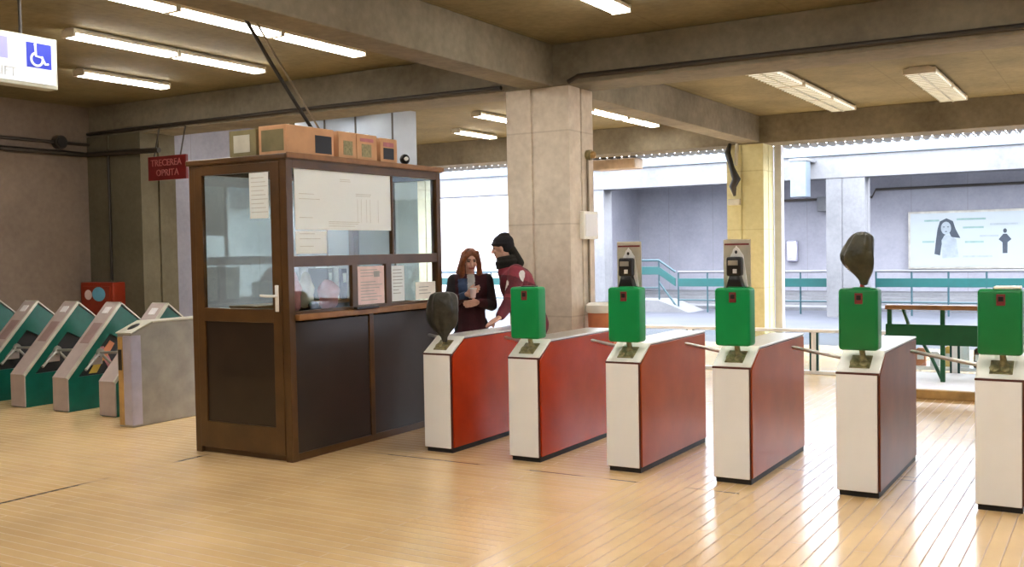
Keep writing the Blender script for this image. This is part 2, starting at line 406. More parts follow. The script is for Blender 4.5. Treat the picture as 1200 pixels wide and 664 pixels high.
# main column: two cast piers with a groove between them
def pier(name, x0, x1, y0, y1, z0, z1, m, groove=True):
    r = bpy.data.objects.new(name, None)
    bm = nb()
    g = .018
    if groove:
        gx = x0 + (x1-x0)*.42; gy = y0 + (y1-y0)*.50
        pts = [(x0, y0), (gx-g, y0), (gx-g*.6, y0+g), (gx+g*.6, y0+g), (gx+g, y0), (x1, y0), (x1, gy-g), (x1-g*1.4, gy-g*.7), (x1-g*1.4, gy+g*.7), (x1, gy+g), (x1, y1), (x0, y1)]
    else: pts = [(x0, y0), (x1, y0), (x1, y1), (x0, y1)]
    prism(bm, pts, 'Z', z0, z1)
    o = obj(name, bm, m); o['kind'] = 'structure'
    bpy.data.objects.remove(r)
    return o
pier('column_main', COLX[0], COLX[1], 2.42, 2.96, 0, ZB, 'column')
pier('column_edge', -.66, -.05, 9.42, 9.96, 0, ZB-.02, 'column_y')
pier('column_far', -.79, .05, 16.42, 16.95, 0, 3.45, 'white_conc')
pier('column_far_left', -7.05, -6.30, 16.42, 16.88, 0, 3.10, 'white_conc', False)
pier('column_edge_left', XL-.2, -6.95, 9.42, 9.96, 0, ZB-.02, 'column')
pier('column_wall', XL, -6.32, 2.36, 2.94, 0, ZB, 'pillar')
# partition volume in bay two
bm = nb(); box_(bm, -6.0, -4.1, 5.0, 5.55, 0, ZC); struct('wall_partition', bm, 'partition')
bm = nb()
for x in (-4.115, -4.8, -5.4): box_(bm, x-.012, x+.012, 4.985, 5.0, 0, ZC)
struct('trim_2', bm, 'pipe')
# white glazing frame along the atrium edge
bm = nb(); box_(bm, -.045, .075, 9.99, 10.15, 0, ZB, .01); struct('trim_3', bm, 'white_frame')
bm = nb(); box_(bm, -.20, -.085, 9.99, 10.15, 0, ZB, .01); struct('trim_4', bm, 'white_frame')
bm = nb()
n = 110
for i in range(n):   # corrugated roof edge behind the beam
    x0 = -7.3 + i*.145
    prism(bm, [(x0, ZB-.03), (x0+.03, ZB+.03), (x0+.10, ZB+.03), (x0+.13, ZB-.03), (x0+.12, ZB-.045), (x0+.09, ZB+.012), (x0+.04, ZB+.012), (x0+.01, ZB-.045)], 'Y', 10.0, 10.5)
struct('trim_5', bm, 'steel_dull')

# ------------------------------------------------------------------ ceiling lights
def make_light(w, l, m_em, label, kind):
    t = thing('ceiling_light', label, 'ceiling light', (0, 0, ZC), 'strip lights on the station ceiling')
    bm = nb()
    prism(bm, [(-w/2*.55, 0), (w/2*.55, 0), (w/2, -.028), (w/2, -.055), (-w/2, -.055), (-w/2, -.028)], 'Y', -l/2, l/2, .004)
    obj('housing', bm, 'housing', t)
    bm = nb(); box(bm, -w/2+.012, w/2-.012, -l/2+.012, l/2-.012, -.085, -.053, .01)
    obj('diffuser', bm, m_em, t, smooth=40)
    for s in (-1, 1):
        bm = nb(); box(bm, -w/2-.004, w/2+.004, s*l/2-.012, s*l/2+.012, -.088, -.02, .004)
        obj('end_cap', bm, 'housing', t)
    if kind == 'grille':
        bm = nb()
        k = int(l/.11)
        for i in range(k): 
            y = -l/2 + (i+.5)*l/k; box(bm, -w/2+.01, w/2-.01, y-.004, y+.004, -.096, -.084)
        box(bm, -.012, .012, -l/2, l/2, -.098, -.084)
        obj('grille', bm, 'grille', t)
    return t
strip = make_light(.17, 1.17, 'lamp', '', 'strip')
grid = make_light(.36, 1.38, 'lamp_dim', '', 'grille')
first = True
LS = [
 (-1.74, .80, 'bright strip light ending the row nearest the big concrete beam, above the booth'),
 (-1.74, -.40, 'bright strip light in the row above the booth, second from its far end'),
 (-1.74, -1.60, 'bright strip light touching the top edge, third in the row above the booth'),
 (-3.23, .90, 'far one of the paired strip lights in the middle left row'),
 (-3.23, -.30, 'near one of the paired strip lights in the middle left row'),
 (-4.88, 1.0, 'single strip light closest to the left wall'),
 (-4.78, 8.2, 'strip light seen over the booth roof, left of the big column, the lower one'),
 (-3.33, 6.6, 'strip light cut off by the left edge of the big column, the upper one'),
 (-1.76, 7.2, 'strip light just right of the big column under the far ceiling, nearer of two'),
 (-1.76, 8.45, 'strip light right of the big column under the far ceiling, farther of two'),
 (1.27, .62, 'strip light cut off by the top edge, right of the big beam'),
]
HID = [(-1.74, -4.6), (-3.23, -4.6), (-4.88, -3.0), (1.27, -2.6), (1.27, -5.4), (4.2, -2.6), (4.2, -5.6), (7.2, -2.6), (7.2, -6.0), (-4.88, -6.5), (1.27, -8.6), (-3.0, -8.6), (4.4, .6), (7.4, .6), (-4.8, 4.2), (-3.3, 4.2), (-1.76, 4.3), (-6.2, 4.4), (1.3, 4.1), (4.2, 4.1), (2.8, -4.0), (5.8, -4.0), (2.75, .6), (5.8, -1.2), (8.8, -2.4), (2.7, -7.4), (5.8, -7.4)]  # unseen strip lights: some continue the rows, some only added for brightness
for i, (x, y, lb) in enumerate(LS):
    if i == 0: strip.location = (x, y, ZC); strip['label'] = lb
    else: dup(strip, (x, y, ZC), lb)
for x, y in HID: dup(strip, (x, y, ZC), 'unseen strip light added to carry on the rows and fill in light', 'unseen strip lights, added out of frame')
GL = [(1.32, 5.40, 'wide grille light right of the far column, nearest of a row of three'), (1.32, 6.85, 'wide grille light in the row of three, the middle one'), (1.32, 8.28, 'wide grille light in the row of three, farthest and nearest the beam'),
      (2.86, 6.78, 'wide grille light on the right, nearer of a pair'), (2.86, 8.20, 'wide grille light on the right, farther of a pair')]
for i, (x, y, lb) in enumerate(GL):
    if i == 0: grid.location = (x, y, ZC); grid['label'] = lb; grid['group'] = 'grille lights on the far right ceiling'
    else: dup(grid, (x, y, ZC), lb, 'grille lights on the far right ceiling')
for y in (5.40, 6.85, 8.28): dup(grid, (5.4, y, ZC), 'wide grille light on the ceiling right of the frame', 'grille lights outside the frame')

# ------------------------------------------------------------------ turnstiles
W, H0, H1, KH, KY, LEN = .27, .034, .812, .938, .205, 1.36
def turnstile_parts(t, side, validator=True, head=None, green='green'):
    bm = nb(); box(bm, .012, W-.008, .018, LEN-.01, 0, H0+.012); obj('plinth', bm, 'dark', t)
    prof = [(.004, H0), (LEN, H0), (LEN, KH-.012), (KY, KH-.012), (.004, H1-.012)]
    bm = nb(); prism(bm, prof, 'X', .010, W-.010); obj('cabinet', bm, 'trim', t)
    bm = nb(); box(bm, 0, W-.012, -.006, .012, H0+.004, H1-.012, .004); obj('front_panel', bm, 'white', t)
    for x0, x1 in ((-.001, .012), (W-.012, W+.001)):
        ins = [(.030, H0+.006), (LEN-.012, H0+.006), (LEN-.012, KH-.022), (KY+.006, KH-.022), (.030, H1-.022)]
        bm = nb(); prism(bm, ins, 'X', x0, x1, .003); obj('side_panel', bm, side, t)
    # slanted cream head with a recessed slot
    dy, dz = KY, KH-H1; L_ = math.hypot(dy, dz); a = math.atan2(dz, dy)
    rot = Matrix.Translation((0, 0, H1)) @ Matrix.Rotation(a, 4, 'X')
    bm = nb(); box(bm, 0, W, 0, L_, -.014, .004, .004); bmesh.ops.transform(bm, matrix=rot, verts=bm.verts)
    hd = obj('slanted_head', bm, 'cream_metal', t)
    bm = nb(); box(bm, .075, W-.065, .04, L_-.065, .003, .009, .003)
    ball(bm, (.10, .10, .008), (.030, .04, .012), 12, 8); ball(bm, (.165, .085, .008), (.030, .03, .014), 12, 8)
    bmesh.ops.transform(bm, matrix=rot, verts=bm.verts); obj('ticket_slot', bm, 'brass', hd, smooth=50)
    bm = nb(); box(bm, -.002, W+.002, -.008, .016, H1-.014, H1, .002); obj('edge_strip', bm, 'trim', t)
    # steel top lid
    bm = nb(); box(bm, 0, W, KY-.002, LEN+.003, KH-.014, KH, .004); obj('top_lid', bm, 'steel', t)
    # tripod: hub on the left flank with three arms
    hub = Vector((-.005, .80, .80))
    bm = nb(); tube(bm, [hub+Vector((.02, 0, 0)), hub, hub+Vector((-.05, 0, 0)), hub+Vector((-.075, 0, 0))], [.075, .075, .065, .03], 20)
    hb = obj('tripod_hub', bm, 'steel', t, smooth=40)
    for d in ((-.50, -.03, .085), (-.075, .27, -.20), (-.07, .04, -.33)):
        bm = nb(); tube(bm, [hub+Vector((-.05, 0, 0)), hub+Vector(d)*.97, hub+Vector(d)], [.014, .014, .009], 12)
        obj('tripod_arm', bm, 'steel', hb, smooth=40)
    if validator:
        cx = .135
        bm = nb(); tube(bm, [(cx+.02, .115, .865), (cx+.015, .10, .90), (cx+.01, .09, .965)], [.05, .02, .018], 12)
        obj('stem', bm, 'brass', t, smooth=50)
        bm = nb(); box(bm, cx-.125, cx+.125, .02, .16, .952, 1.355, .022, 4)
        v = obj('validator_box', bm, green, t, smooth=35)
        bm = nb(); box(bm, cx-.04, cx+.075, .05, .12, 1.352, 1.362, .004); obj('top_slot', bm, 'black' if not head else green, v)
        bm = nb(); box(bm, cx-.018, cx+.032, .0145, .022, 1.255, 1.325, .003); obj('label_plate', bm, 'label', v)
        bm = nb(); box(bm, cx-.008, cx+.022, .010, .016, 1.280, 1.312, .003); obj('reader_window', bm, 'black', v)
    return t

def reader_head(t):
    cx = .135
    bm = nb(); box(bm, cx-.03, cx+.045, .07, .12, 1.355, 1.42, .006); 
    prism(bm, [(cx-.055, 1.355), (cx+.065, 1.355), (cx+.04, 1.44), (cx-.03, 1.44)], 'Y', .06, .13, .005)
    h = obj('reader_head', bm, 'black', t, smooth=40)
    bm = nb(); box(bm, cx-.05, cx+.055, .055, .125, 1.435, 1.57, .014, 3); obj('reader_body', bm, 'black', h, smooth=40)
    bm = nb(); box(bm, cx+.0, cx+.028, .048, .056, 1.455, 1.485, .002); obj('display', bm, 'patch', h)
    bm = nb(); box(bm, cx-.035, cx+.035, .048, .056, 1.51, 1.545, .002); obj('badge', bm, 'steel_dull', h)
    # board behind with a ribbon shaped pale figure
    bm = nb(); box(bm, cx-.095, cx+.10, .135, .145, 1.355, 1.69, .003); b = obj('notice_board', bm, 'gate_edge', t)
    bm = nb()
    prism(bm, [(cx-.07, 1.36), (cx-.02, 1.36), (cx-.03, 1.52), (cx+.0, 1.645), (cx-.04, 1.58)], 'Y', .126, .136)
    prism(bm, [(cx+.08, 1.36), (cx+.03, 1.36), (cx+.03, 1.52), (cx+.0, 1.645), (cx+.05, 1.58)], 'Y', .126, .136)
    ball(bm, (cx, .135, 1.60), (.03, .008, .035), 14, 8)
    obj('pictogram', bm, 'white', b)
    bm = nb(); box(bm, cx-.085, cx+.09, .130, .136, 1.650, 1.662); obj('heading_stripe', bm, 'label', b)
    bm = nb(); ball(bm, (cx, .125, 1.602), (.010, .005, .012), 10, 6); obj('dot', bm, 'black', b)

TX = [0, .8164, 1.6596, 2.4828, 3.3256, 4.1588]
TL = ['red turnstile beside the brown booth, a black bag over its reader',
      'red turnstile with a plain green box, in front of the man in maroon',
      'red turnstile with green box and black reader, nearer the big column',
      'red turnstile with green box and black reader, in front of the yellowish column',
      'brownish turnstile whose green box carries an olive bag wrapped reader',
      'rightmost turnstile, cut off by the right edge of the picture']
for i, x in enumerate(TX):
    t = thing('turnstile', TL[i], 'turnstile', (x, 0, 0), 'row of turnstiles right of the booth')
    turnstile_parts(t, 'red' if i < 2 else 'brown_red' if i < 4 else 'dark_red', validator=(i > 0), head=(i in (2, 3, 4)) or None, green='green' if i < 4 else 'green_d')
    if i in (2, 3): reader_head(t)
    if i == 4:
        bm = nb(); tube(bm, [(.15, .09, 1.35), (.15, .09, 1.45)], .014); obj('reader_post', bm, 'red_bright', t, smooth=50)
    if i == 5:
        bm = nb(); box(bm, .10, .25, .03, .15, 1.355, 1.372, .006); obj('paper_scrap', bm, 'cream_metal', t)
    if i == 0:
        bm = nb(); tube(bm, [(.135, .115, .86), (.135, .10, .97)], .016); obj('reader_post', bm, 'brass', t, smooth=50)

def sack(prof, c, seed, sx=1., sy=.6, n=28):
    rnd = random.Random(seed); bm = nb(); ph = [rnd.uniform(0, 6.28) for _ in range(4)]
    rings = []
    for j, (r, z, ox) in enumerate(prof):
        ring = []
        for k in range(n):
            a = 2*PI*k/n
            q = r*(1+.06*math.sin(3*a+ph[0]+z*14)+.05*math.sin(7*a+ph[1]-z*9)+.03*math.sin(11*a+ph[2]))
            ring.append(bm.verts.new((c[0]+ox+q*sx*math.cos(a), c[1]+q*sy*math.sin(a), c[2]+z)))
        rings.append(ring)
    for i in range(len(rings)-1):
        for k in range(n): bm.faces.new((rings[i][k], rings[i][(k+1) % n], rings[i+1][(k+1) % n], rings[i+1][k]))
    bm.faces.new(rings[0]); bm.faces.new(rings[-1][::-1])
    bmesh.ops.recalc_face_normals(bm, faces=bm.faces)
    bmesh.ops.subdivide_edges(bm, edges=bm.edges, cuts=1, use_grid_fill=True, smooth=.6)
    return bm
single('plastic_bag', sack([(.018, -.06, .01), (.03, -.02, .005), (.075, .03, 0), (.125, .09, 0), (.145, .16, 0), (.145, .24, 0), (.135, .30, 0), (.115, .335, 0), (.06, .352, .01), (.012, .356, .01)], (.135, .10, .955), 3), 'bag2',
       'black bin bag tied over the reader of the turnstile beside the booth', 'bag', smooth=60, loc=(.135, .10, .89))
single('plastic_bag', sack([(.02, 0, .03), (.03, .03, .03), (.065, .08, .02), (.10, .14, 0), (.105, .20, -.005), (.088, .27, .01), (.072, .315, .02), (.04, .34, .02), (.01, .347, .02)], (3.455, .09, 1.375), 8, sy=.7), 'bag',
       'olive dark bag wrapped round the reader above a green box', 'bag', smooth=60, loc=(3.455, .09, 1.375))

# ------------------------------------------------------------------ ticket booth
bx0, bx1, by0, by1, bh = -1.752, -.661, -.859, 1.233, 2.431
bo = thing('ticket_booth', 'brown glazed ticket booth with boxes on its roof, left of the red turnstiles', 'booth', (bx0+(bx1-bx0)/2, (by0+by1)/2, 0))
def bp(name, m, *boxes, parent=None, bev=.004, smooth=None):
    bm = nb()
    for b in boxes: box(bm, *b, bev)
    return obj(name, bm, m, parent or bo, world=True, smooth=smooth)
pw = .07
for x0, y0 in ((bx0, by0), (bx1-pw, by0), (bx0, by1-pw), (bx1-pw, by1-pw)):
    bp('corner_post', 'brown', (x0, x0+pw, y0, y0+pw, 0, bh-.03))
bp('base_rail', 'brown', (bx0+.01, bx1-.005, by0+.03, by0+.06, 0, .07), (bx1-.05, bx1-.004, by0+pw, by1-pw, 0, .06), (bx0+.004, bx0+.05, by0+pw, by1-pw, 0, .06), (bx0+pw, bx1-pw, by1-.05, by1-.004, 0, .06))
bp('roof', 'brown', (bx0-.02, bx1+.02, by0-.02, by1+.02, bh-.045, bh), bev=.01)
bp('roof_edge', 'wood', (bx1+.012, bx1+.028, by0-.01, by1+.03, bh-.035, bh+.008))
bp('head_rail', 'brown', (bx1-.05, bx1, by0+pw, by1-pw, bh-.11, bh-.04), (bx0, bx0+.05, by0+pw, by1-pw, bh-.11, bh-.04), (bx0+pw, bx1-pw, by1-.05, by1, bh-.11, bh-.04), (bx0+pw, bx1-pw, by0, by0+.05, bh-.08, bh-.04))
# right (counter) side: panels, counter, windows
for y0, y1 in ((by0+pw, .13), (.19, by1-pw)):
    bp('lower_panel', 'grey_d', (bx1-.035, bx1-.015, y0, y1, .055, 1.10))
bp('centre_stile', 'brown', (bx1-.045, bx1-.004, .13, .19, .05, 1.12))
for x0, x1, y0, y1 in ((bx0+.015, bx0+.035, by0+pw, by1-pw), (bx0+pw, bx1-pw, by1-.035, by1-.015)):
    bp('lower_panel', 'grey_d', (x0, x1, y0, y1, .055, 1.15))
bp('counter', 'wood', (bx1-.30, bx1+.045, by0+pw, by1-.02, 1.115, 1.165), bev=.008)
bp('sliding_tray', 'black', (bx1+.03, bx1+.07, -.12, .18, 1.165, 1.185))
bp('window_rail', 'brown', (bx1-.045, bx1-.004, by0+pw, by1-pw, 1.54, 1.625), (bx1-.045, bx1-.004, by0+pw, by1-pw, 1.163, 1.19))
for q in ((-.085, -.015, 1.18, 1.545), (.375, .455, 1.18, 1.545), (.48, .505, 1.62, bh-.10)): bp('window_mullion', 'brown', (bx1-.045, bx1-.004)+q)
for y0, y1, z0, z1 in ((by0+pw, .482, 1.62, bh-.10), (.503, by1-pw, 1.62, bh-.10), (by0+pw, -.083, 1.185, 1.545), (-.017, .377, 1.185, 1.545), (.453, by1-pw, 1.185, 1.545)):
    bp('window_pane', 'glass', (bx1-.028, bx1-.022, y0, y1, z0, z1), bev=0)
# other sides glazed too
bp('window_pane', 'glass', (bx0+.022, bx0+.028, by0+pw, by1-pw, 1.15, bh-.10), bev=0)
bp('window_pane', 'glass', (bx0+pw, bx1-pw, by1-.028, by1-.022, 1.15, bh-.10), bev=0)
bp('window_rail', 'brown', (bx0, bx0+.045, by0+pw, by1-pw, 1.12, 1.17), (bx0+pw, bx1-pw, by1-.045, by1, 1.12, 1.17), (bx0, bx0+.045, .15, .21, 1.15, bh-.1))
# door on the near face
dr = bp('booth_door', 'brown', (bx0+pw, bx0+pw+.085, by0-.008, by0+.032, .05, bh-.06), (bx1-pw-.095, bx1-pw, by0-.008, by0+.032, .05, bh-.06),
        (bx0+pw+.08, bx1-pw-.09, by0-.008, by0+.032, 2.30, bh-.06), (bx0+pw+.08, bx1-pw-.09, by0-.008, by0+.032, 1.10, 1.21), (bx0+pw+.08, bx1-pw-.09, by0-.008, by0+.032, .05, .27))
bp('door_panel', 'brown_d', (bx0+pw+.08, bx1-pw-.09, by0+.006, by0+.022, .26, 1.11), parent=dr)
bp('door_pane', 'glass', (bx0+pw+.08, bx1-pw-.09, by0+.009, by0+.015, 1.205, 2.305), parent=dr, bev=0)
hx = bx1-pw-.045
bm = nb(); box(bm, hx-.018, hx+.018, by0-.018, by0-.006, 1.19, 1.40, .005)
tube(bm, [(hx, by0-.01, 1.315), (hx, by0-.055, 1.315), (hx-.02, by0-.062, 1.315), (hx-.13, by0-.060, 1.318)], .011, 10)
obj('door_handle', bm, 'white', dr, world=True, smooth=50)
# papers taped to the booth
def sheet(name, m, bmbox, inkboxes, label, cat, ink='ink', loc=None):
    t = thing(name, label, cat, loc)
    bm = nb(); box(bm, *bmbox); obj('sheet', bm, m, t, world=True)
    bm = nb()
    for b in inkboxes: box(bm, *b)
    obj('printed_lines', bm, ink, t, world=True)
    return t
X = bx1-.022
def lines_x(y0, y1, zs, x=X, h=.006):
    out = []
    rnd = random.Random(int(y0*1000) % 97)
    for z in zs:
        e = y0 + (y1-y0)*rnd.uniform(.55, 1.); out.append((x+.0035, x+.0045, y0, e, z, z+h))
    return out
sheet('paper_poster', 'paper', (X, X+.004, -.745, .49, 1.835, 2.325),
      lines_x(-.70, -.45, [2.12, 2.08, 1.93]) + lines_x(-.20, .02, [2.255, 2.24]) + lines_x(0, .22, [2.14, 2.125]) + [(X+.0035, X+.0045, y, y+.004, 1.90, 2.10) for y in (.02, .07, .14, .19, .30)]
      + lines_x(-.35, .1, [1.885, 1.865, 1.90]), 'large white printed sheet taped across the upper booth window', 'poster', 'ink_pale', loc=(X, -.12, 1.835))
sheet('paper_notice', 'paper', (X, X+.003, -.745, -.38, 1.642, 1.825), lines_x(-.70, -.45, [1.80, 1.76, 1.70]), 'white sheet standing in for the bright wall behind, below the left poster end', 'paper', 'ink_pale', loc=(X, -.56, 1.642))  # imitates the bright wall showing through the glass below the poster
sheet('paper_notice', 'pink_p', (X, X+.003, .005, .365, 1.195, 1.525), lines_x(.04, .34, [1.49-.026*i for i in range(11) if i not in (3,)]) + [(X+.0035, X+.0045, .22, .30, 1.43, 1.48)],
      'pale notice full of print taped in the middle lower booth window', 'paper', 'ink', loc=(X, .18, 1.195))
sheet('paper_notice', 'cream_metal', (X, X+.003, .83, 1.145, 1.20, 1.36), lines_x(.88, 1.1, [1.31, 1.28, 1.25]), 'cream sheet in the lower right corner of the right booth window', 'paper', 'ink', loc=(X, .99, 1.20))
sheet('paper_notice', 'paper', (X, X+.003, .47, .66, 1.20, 1.52), lines_x(.49, .64, [1.48-.03*i for i in range(8)]), 'white sheet at the left of the right lower booth window', 'paper', 'ink', loc=(X, .56, 1.20))
t = thing('paper_notice', 'pale green typed sheet taped inside the booth door glass, upper right', 'paper', (-.95, by0+.02, 1.93))
bm = nb(); box(bm, -1.06, -.855, by0+.002, by0+.006, 1.93, 2.295); obj('sheet', bm, 'paper', t, world=True)
bm = nb()
for i in range(9): box(bm, -1.04, -.90+.02*(i % 3), by0+.0, by0+.0025, 2.25-.034*i, 2.256-.034*i)
obj('printed_lines', bm, 'ink_pale', t, world=True)
# solid shapes standing in for people reflected in the booth glass
def cushiony(c, r, seed):
    bm = nb(); rnd = random.Random(seed)
    ball(bm, c, r, 18, 14)
    for v in bm.verts:
        d = (v.co-Vector(c)); v.co += d*(.13*math.sin(d.x*37+seed)+.13*math.sin(d.y*41+seed*2)+.1*math.sin(d.z*53))
    return bm
for c, r, m, lb, cat, nm in (((bx1-.20, -.635, 1.325), (.07, .10, .145), 'pink', 'dusty pink shape imitating a reflection in the left lower booth window', 'reflection', 'pink_reflection'),
                     ((bx1-.15, -.215, 1.30), (.07, .09, .12), 'pink', 'second pink shape imitating a reflection in the booth window, beside the notice', 'reflection', 'pink_reflection'),
                     ((bx1-.21, -.42, 1.33), (.06, .075, .15), 'gate_edge', 'pale shape imitating a reflection between the two pink ones in the booth window', 'bag', 'pale_reflection'),
                     ((bx1-.085, -.50, 1.215), (.035, .05, .04), 'coat', 'black pouch imitating a reflection in the left booth window', 'reflection_shape', 'reflection_shape')):
    single(nm, cushiony(c, r, int(abs(c[1])*100)), m, lb, cat, smooth=70, loc=(c[0], c[1], 1.165))
# booth stool/shelf and binders for depth
def binder(y, w, h, m, lb):
    bm = nb(); box(bm, bx0+.10, bx0+.34, y, y+w, 1.205, 1.205+h, .006); 
    t = thing('ring_binder', lb, 'binder', (bx0+.2, y, 1.205), 'binders on the booth shelf'); obj('cover', bm, m, t, world=True)
    bm = nb(); box(bm, bx0+.338, bx0+.343, y+w*.2, y+w*.8, 1.205+h*.55, 1.205+h*.85); obj('spine_label', bm, 'paper', t, world=True)
bp('shelf', 'wood', (bx0+.05, bx0+.38, -.5, by1-pw, 1.175, 1.205))
for i, (w, h, m, lb) in enumerate(((.07, .30, 'teal', 'teal binder on the booth shelf'), (.06, .31, 'white', 'white binder on the booth shelf'), (.08, .29, 'denim', 'dark blue binder on the booth shelf'))):
    binder(.45+i*.10, w, h, m, lb)

# boxes on the booth roof
def carton(x0, x1, y0, y1, h, m, label, win=None, rz=0):
    t = thing('cardboard_box', label, 'box', ((x0+x1)/2, (y0+y1)/2, bh+.001), 'cartons on the booth roof')
    bm = nb(); box(bm, x0, x1, y0, y1, bh+.001, bh+h, .004); obj('carton', bm, m, t, world=True)
    bm = nb(); box(bm, x0-.001, x1+.001, (y0+y1)/2-.02, (y0+y1)/2+.02, bh+h-.001, bh+h+.001); obj('tape', bm, 'cream_metal', t, world=True)
    for k in (win or []):
        bm = nb(); box(bm, *k[0]); obj('printed_square', bm, k[1], t, world=True)
    return t
xb0, xb1 = -1.0, -.70
e = .0015
carton(xb0, xb1, -.80, -.24, .235, 'card', 'orange brown carton on the near right corner of the booth roof', [((xb1, xb1+e, -.47, -.27, bh+.03, bh+.175), 'black'), ((xb0+.03, xb1-.03, -.80-e, -.80, bh+.03, bh+.20), 'card_o')])
carton(xb0, xb1, -.18, .05, .235, 'card', 'pale carton with one faded square, third along the booth roof edge', [((xb1, xb1+e, -.12, .0, bh+.04, bh+.16), 'brass')])
carton(xb0, xb1, .056, .33, .235, 'card', 'pale carton with a pink topped square, fourth along the booth roof edge', [((xb1, xb1+e, .12, .25, bh+.04, bh+.15), 'brass'), ((xb1, xb1+e, .10, .28, bh+.17, bh+.20), 'pink')])
carton(xb0, xb1, .38, .62, .225, 'card', 'last carton on the booth roof edge, dark square under a pink strip', [((xb1, xb1+e, .42, .57, bh+.04, bh+.14), 'black'), ((xb1, xb1+e, .42, .57, bh+.15, bh+.19), 'pink')])
carton(-1.33, -1.03, -.80, -.45, .22, 'card_o', 'olive carton at the left of the booth roof', [((-1.28, -1.10, -.80-e, -.80, bh+.04, bh+.18), 'gate_edge')])
# round camera
t = thing('security_camera', 'small black round camera at the booth roof edge behind the cartons', 'camera', (-.72, .76, bh))
bm = nb(); tube(bm, [(-.72, .76, bh), (-.72, .76, bh+.05)], .018); obj('foot', bm, 'black', t, world=True, smooth=50)
bm = nb(); ball(bm, (-.72, .76, bh+.06), .048, 18, 12); h = obj('camera_body', bm, 'black', t, world=True, smooth=80)
bm = nb(); tube(bm, [(-.685, .73, bh+.06), (-.665, .712, bh+.06)], .018, 14); obj('lens', bm, 'steel', h, world=True, smooth=50)
# cables from the ceiling to the booth roof
def sag(a, b, d, n=14):
    a, b = Vector(a), Vector(b)
    return [a.lerp(b, i/n) + Vector((0, 0, -d*4*(i/n)*(1-i/n))) for i in range(n+1)]
single('hanging_cable', tube(nb(), sag((-1.25, -.78, ZC), (-1.06, .18, bh+.015), .04), .016, 8), 'wire', 'thick black cable dropping from the ceiling to the booth roof', 'cable', smooth=60, loc=(-1.25, -.78, ZC))
single('hanging_cable', tube(nb(), sag((-1.22, -.70, ZC), (-1.05, .26, bh+.008), .03), .009, 8), 'wire_b', 'thin brown cable running beside the thick black one', 'cable', smooth=60, loc=(-1.22, -.70, ZC))

# ------------------------------------------------------------------ lit sign top left
sx_, sy1 = -2.2, -1.735
t = thing('hanging_sign', 'lit white hanging sign with a blue wheelchair symbol at top left', 'sign', (sx_, -2.3, 2.96))
bm = nb(); box(bm, sx_-.12, sx_, -3.0, sy1, 2.955, 3.345, .006); obj('sign_box', bm, 'sign_frame', t, world=True)
bm = nb(); box(bm, sx_-.001, sx_+.004, -2.985, sy1-.02, 2.985, 3.325); obj('lit_face', bm, 'sign_lit', t, world=True)
for y in (-2.0, -2.8):
    bm = nb(); tube(bm, [(sx_-.06, y, 3.34), (sx_-.06, y, ZC)], .013); obj('hanger_rod', bm, 'pipe', t, world=True, smooth=50)
bm = nb(); box(bm, sx_+.003, sx_+.006, -2.0, -1.79, 3.10, 3.29); ps = obj('blue_square', bm, 'blue', t, world=True)
bm = nb(); box(bm, sx_+.003, sx_+.006, -2.36, -2.15, 3.14, 3.30); obj('lilac_square', bm, 'lilac', t, world=True)
bm = nb()
wc = (-1.915, 3.165)
pts = [(sx_+.008, wc[0]+.048*math.cos(a), wc[1]+.048*math.sin(a)) for a in [math.radians(d) for d in range(110, 400, 15)]]
tube(bm, pts, .009, 8)
tube(bm, [(sx_+.008, wc[0]-.012, 3.265), (sx_+.008, wc[0]-.008, 3.19), (sx_+.008, wc[0]+.04, 3.185), (sx_+.008, wc[0]+.07, 3.135), (sx_+.008, wc[0]+.095, 3.14)], .009, 8)
ball(bm, (sx_+.008, wc[0]-.012, 3.275), (.006, .013, .013), 12, 8)
obj('wheelchair_symbol', bm, 'sign_lit', t, world=True, smooth=60)
obj('lettering', text_bm('LIFT', .10, face_plus_x(sx_+.005, -2.17, 3.045)), 'ink', t, world=True)
# red hanging sign
t = thing('hanging_sign', 'small dark red sign with two lines of lettering left of the booth', 'sign', (-5.7, 2.3, 2.62))
bm = nb(); box(bm, -6.05, -5.33, 2.26, 2.30, 2.63, 2.94, .005); obj('sign_plate', bm, 'sign_red', t, world=True)
for x in (-5.95, -5.45):
    bm = nb(); tube(bm, [(x, 2.28, 2.93), (x, 2.375, 3.32)], .01); obj('hanger_rod', bm, 'pipe', t, world=True, smooth=50)
obj('lettering', text_bm('TRECEREA', .125, face_minus_y(-5.70, 2.256, 2.85)), 'sign_pink', t, world=True)
obj('lettering', text_bm('OPRITA', .125, face_minus_y(-5.68, 2.256, 2.72)), 'sign_pink', t, world=True)
# pipes along the left wall
pipe('wall_pipe', [(XL+.05, -9, 3.06), (XL+.05, 2.30, 3.06), (XL+.10, 2.32, 3.06), (-5.9, 2.32, 3.03)], .035, 'pipe', 'dark pipe running the length of the left wall and across its pillar')
pipe('wall_pipe', [(XL+.035, -9, 3.20), (XL+.035, 2.36, 3.20)], .022, 'pipe', 'thin dark pipe on the left wall above the thicker one')
pipe('drop_conduit', [(-6.95, 2.34, 3.06), (-6.95, 2.34, 1.33)], .018, 'pipe', 'thin dark conduit down the pillar to the red box', 'conduit')
t = thing('hydrant_box', 'red orange box with a blue sticker on the dark left pillar', 'box', (-7.0, 2.2, .85))
bm = nb(); box(bm, -7.38, -6.70, 2.16, 2.36, .85, 1.30, .012); hb = obj('cabinet', bm, 'orange_red', t, world=True)
bm = nb(); box(bm, -7.33, -6.75, 2.145, 2.165, .90, 1.25, .006); obj('door', bm, 'orange_red', t, world=True)
bm = nb(); ball(bm, (-6.98, 2.146, 1.14), (.14, .006, .10), 18, 10); obj('sticker', bm, 'sky_blue', t, world=True, smooth=70)
bm = nb(); ball(bm, (-7.2, 2.146, 1.13), (.08, .006, .07), 18, 10); obj('pale_sticker', bm, 'pink_p', t, world=True, smooth=70)
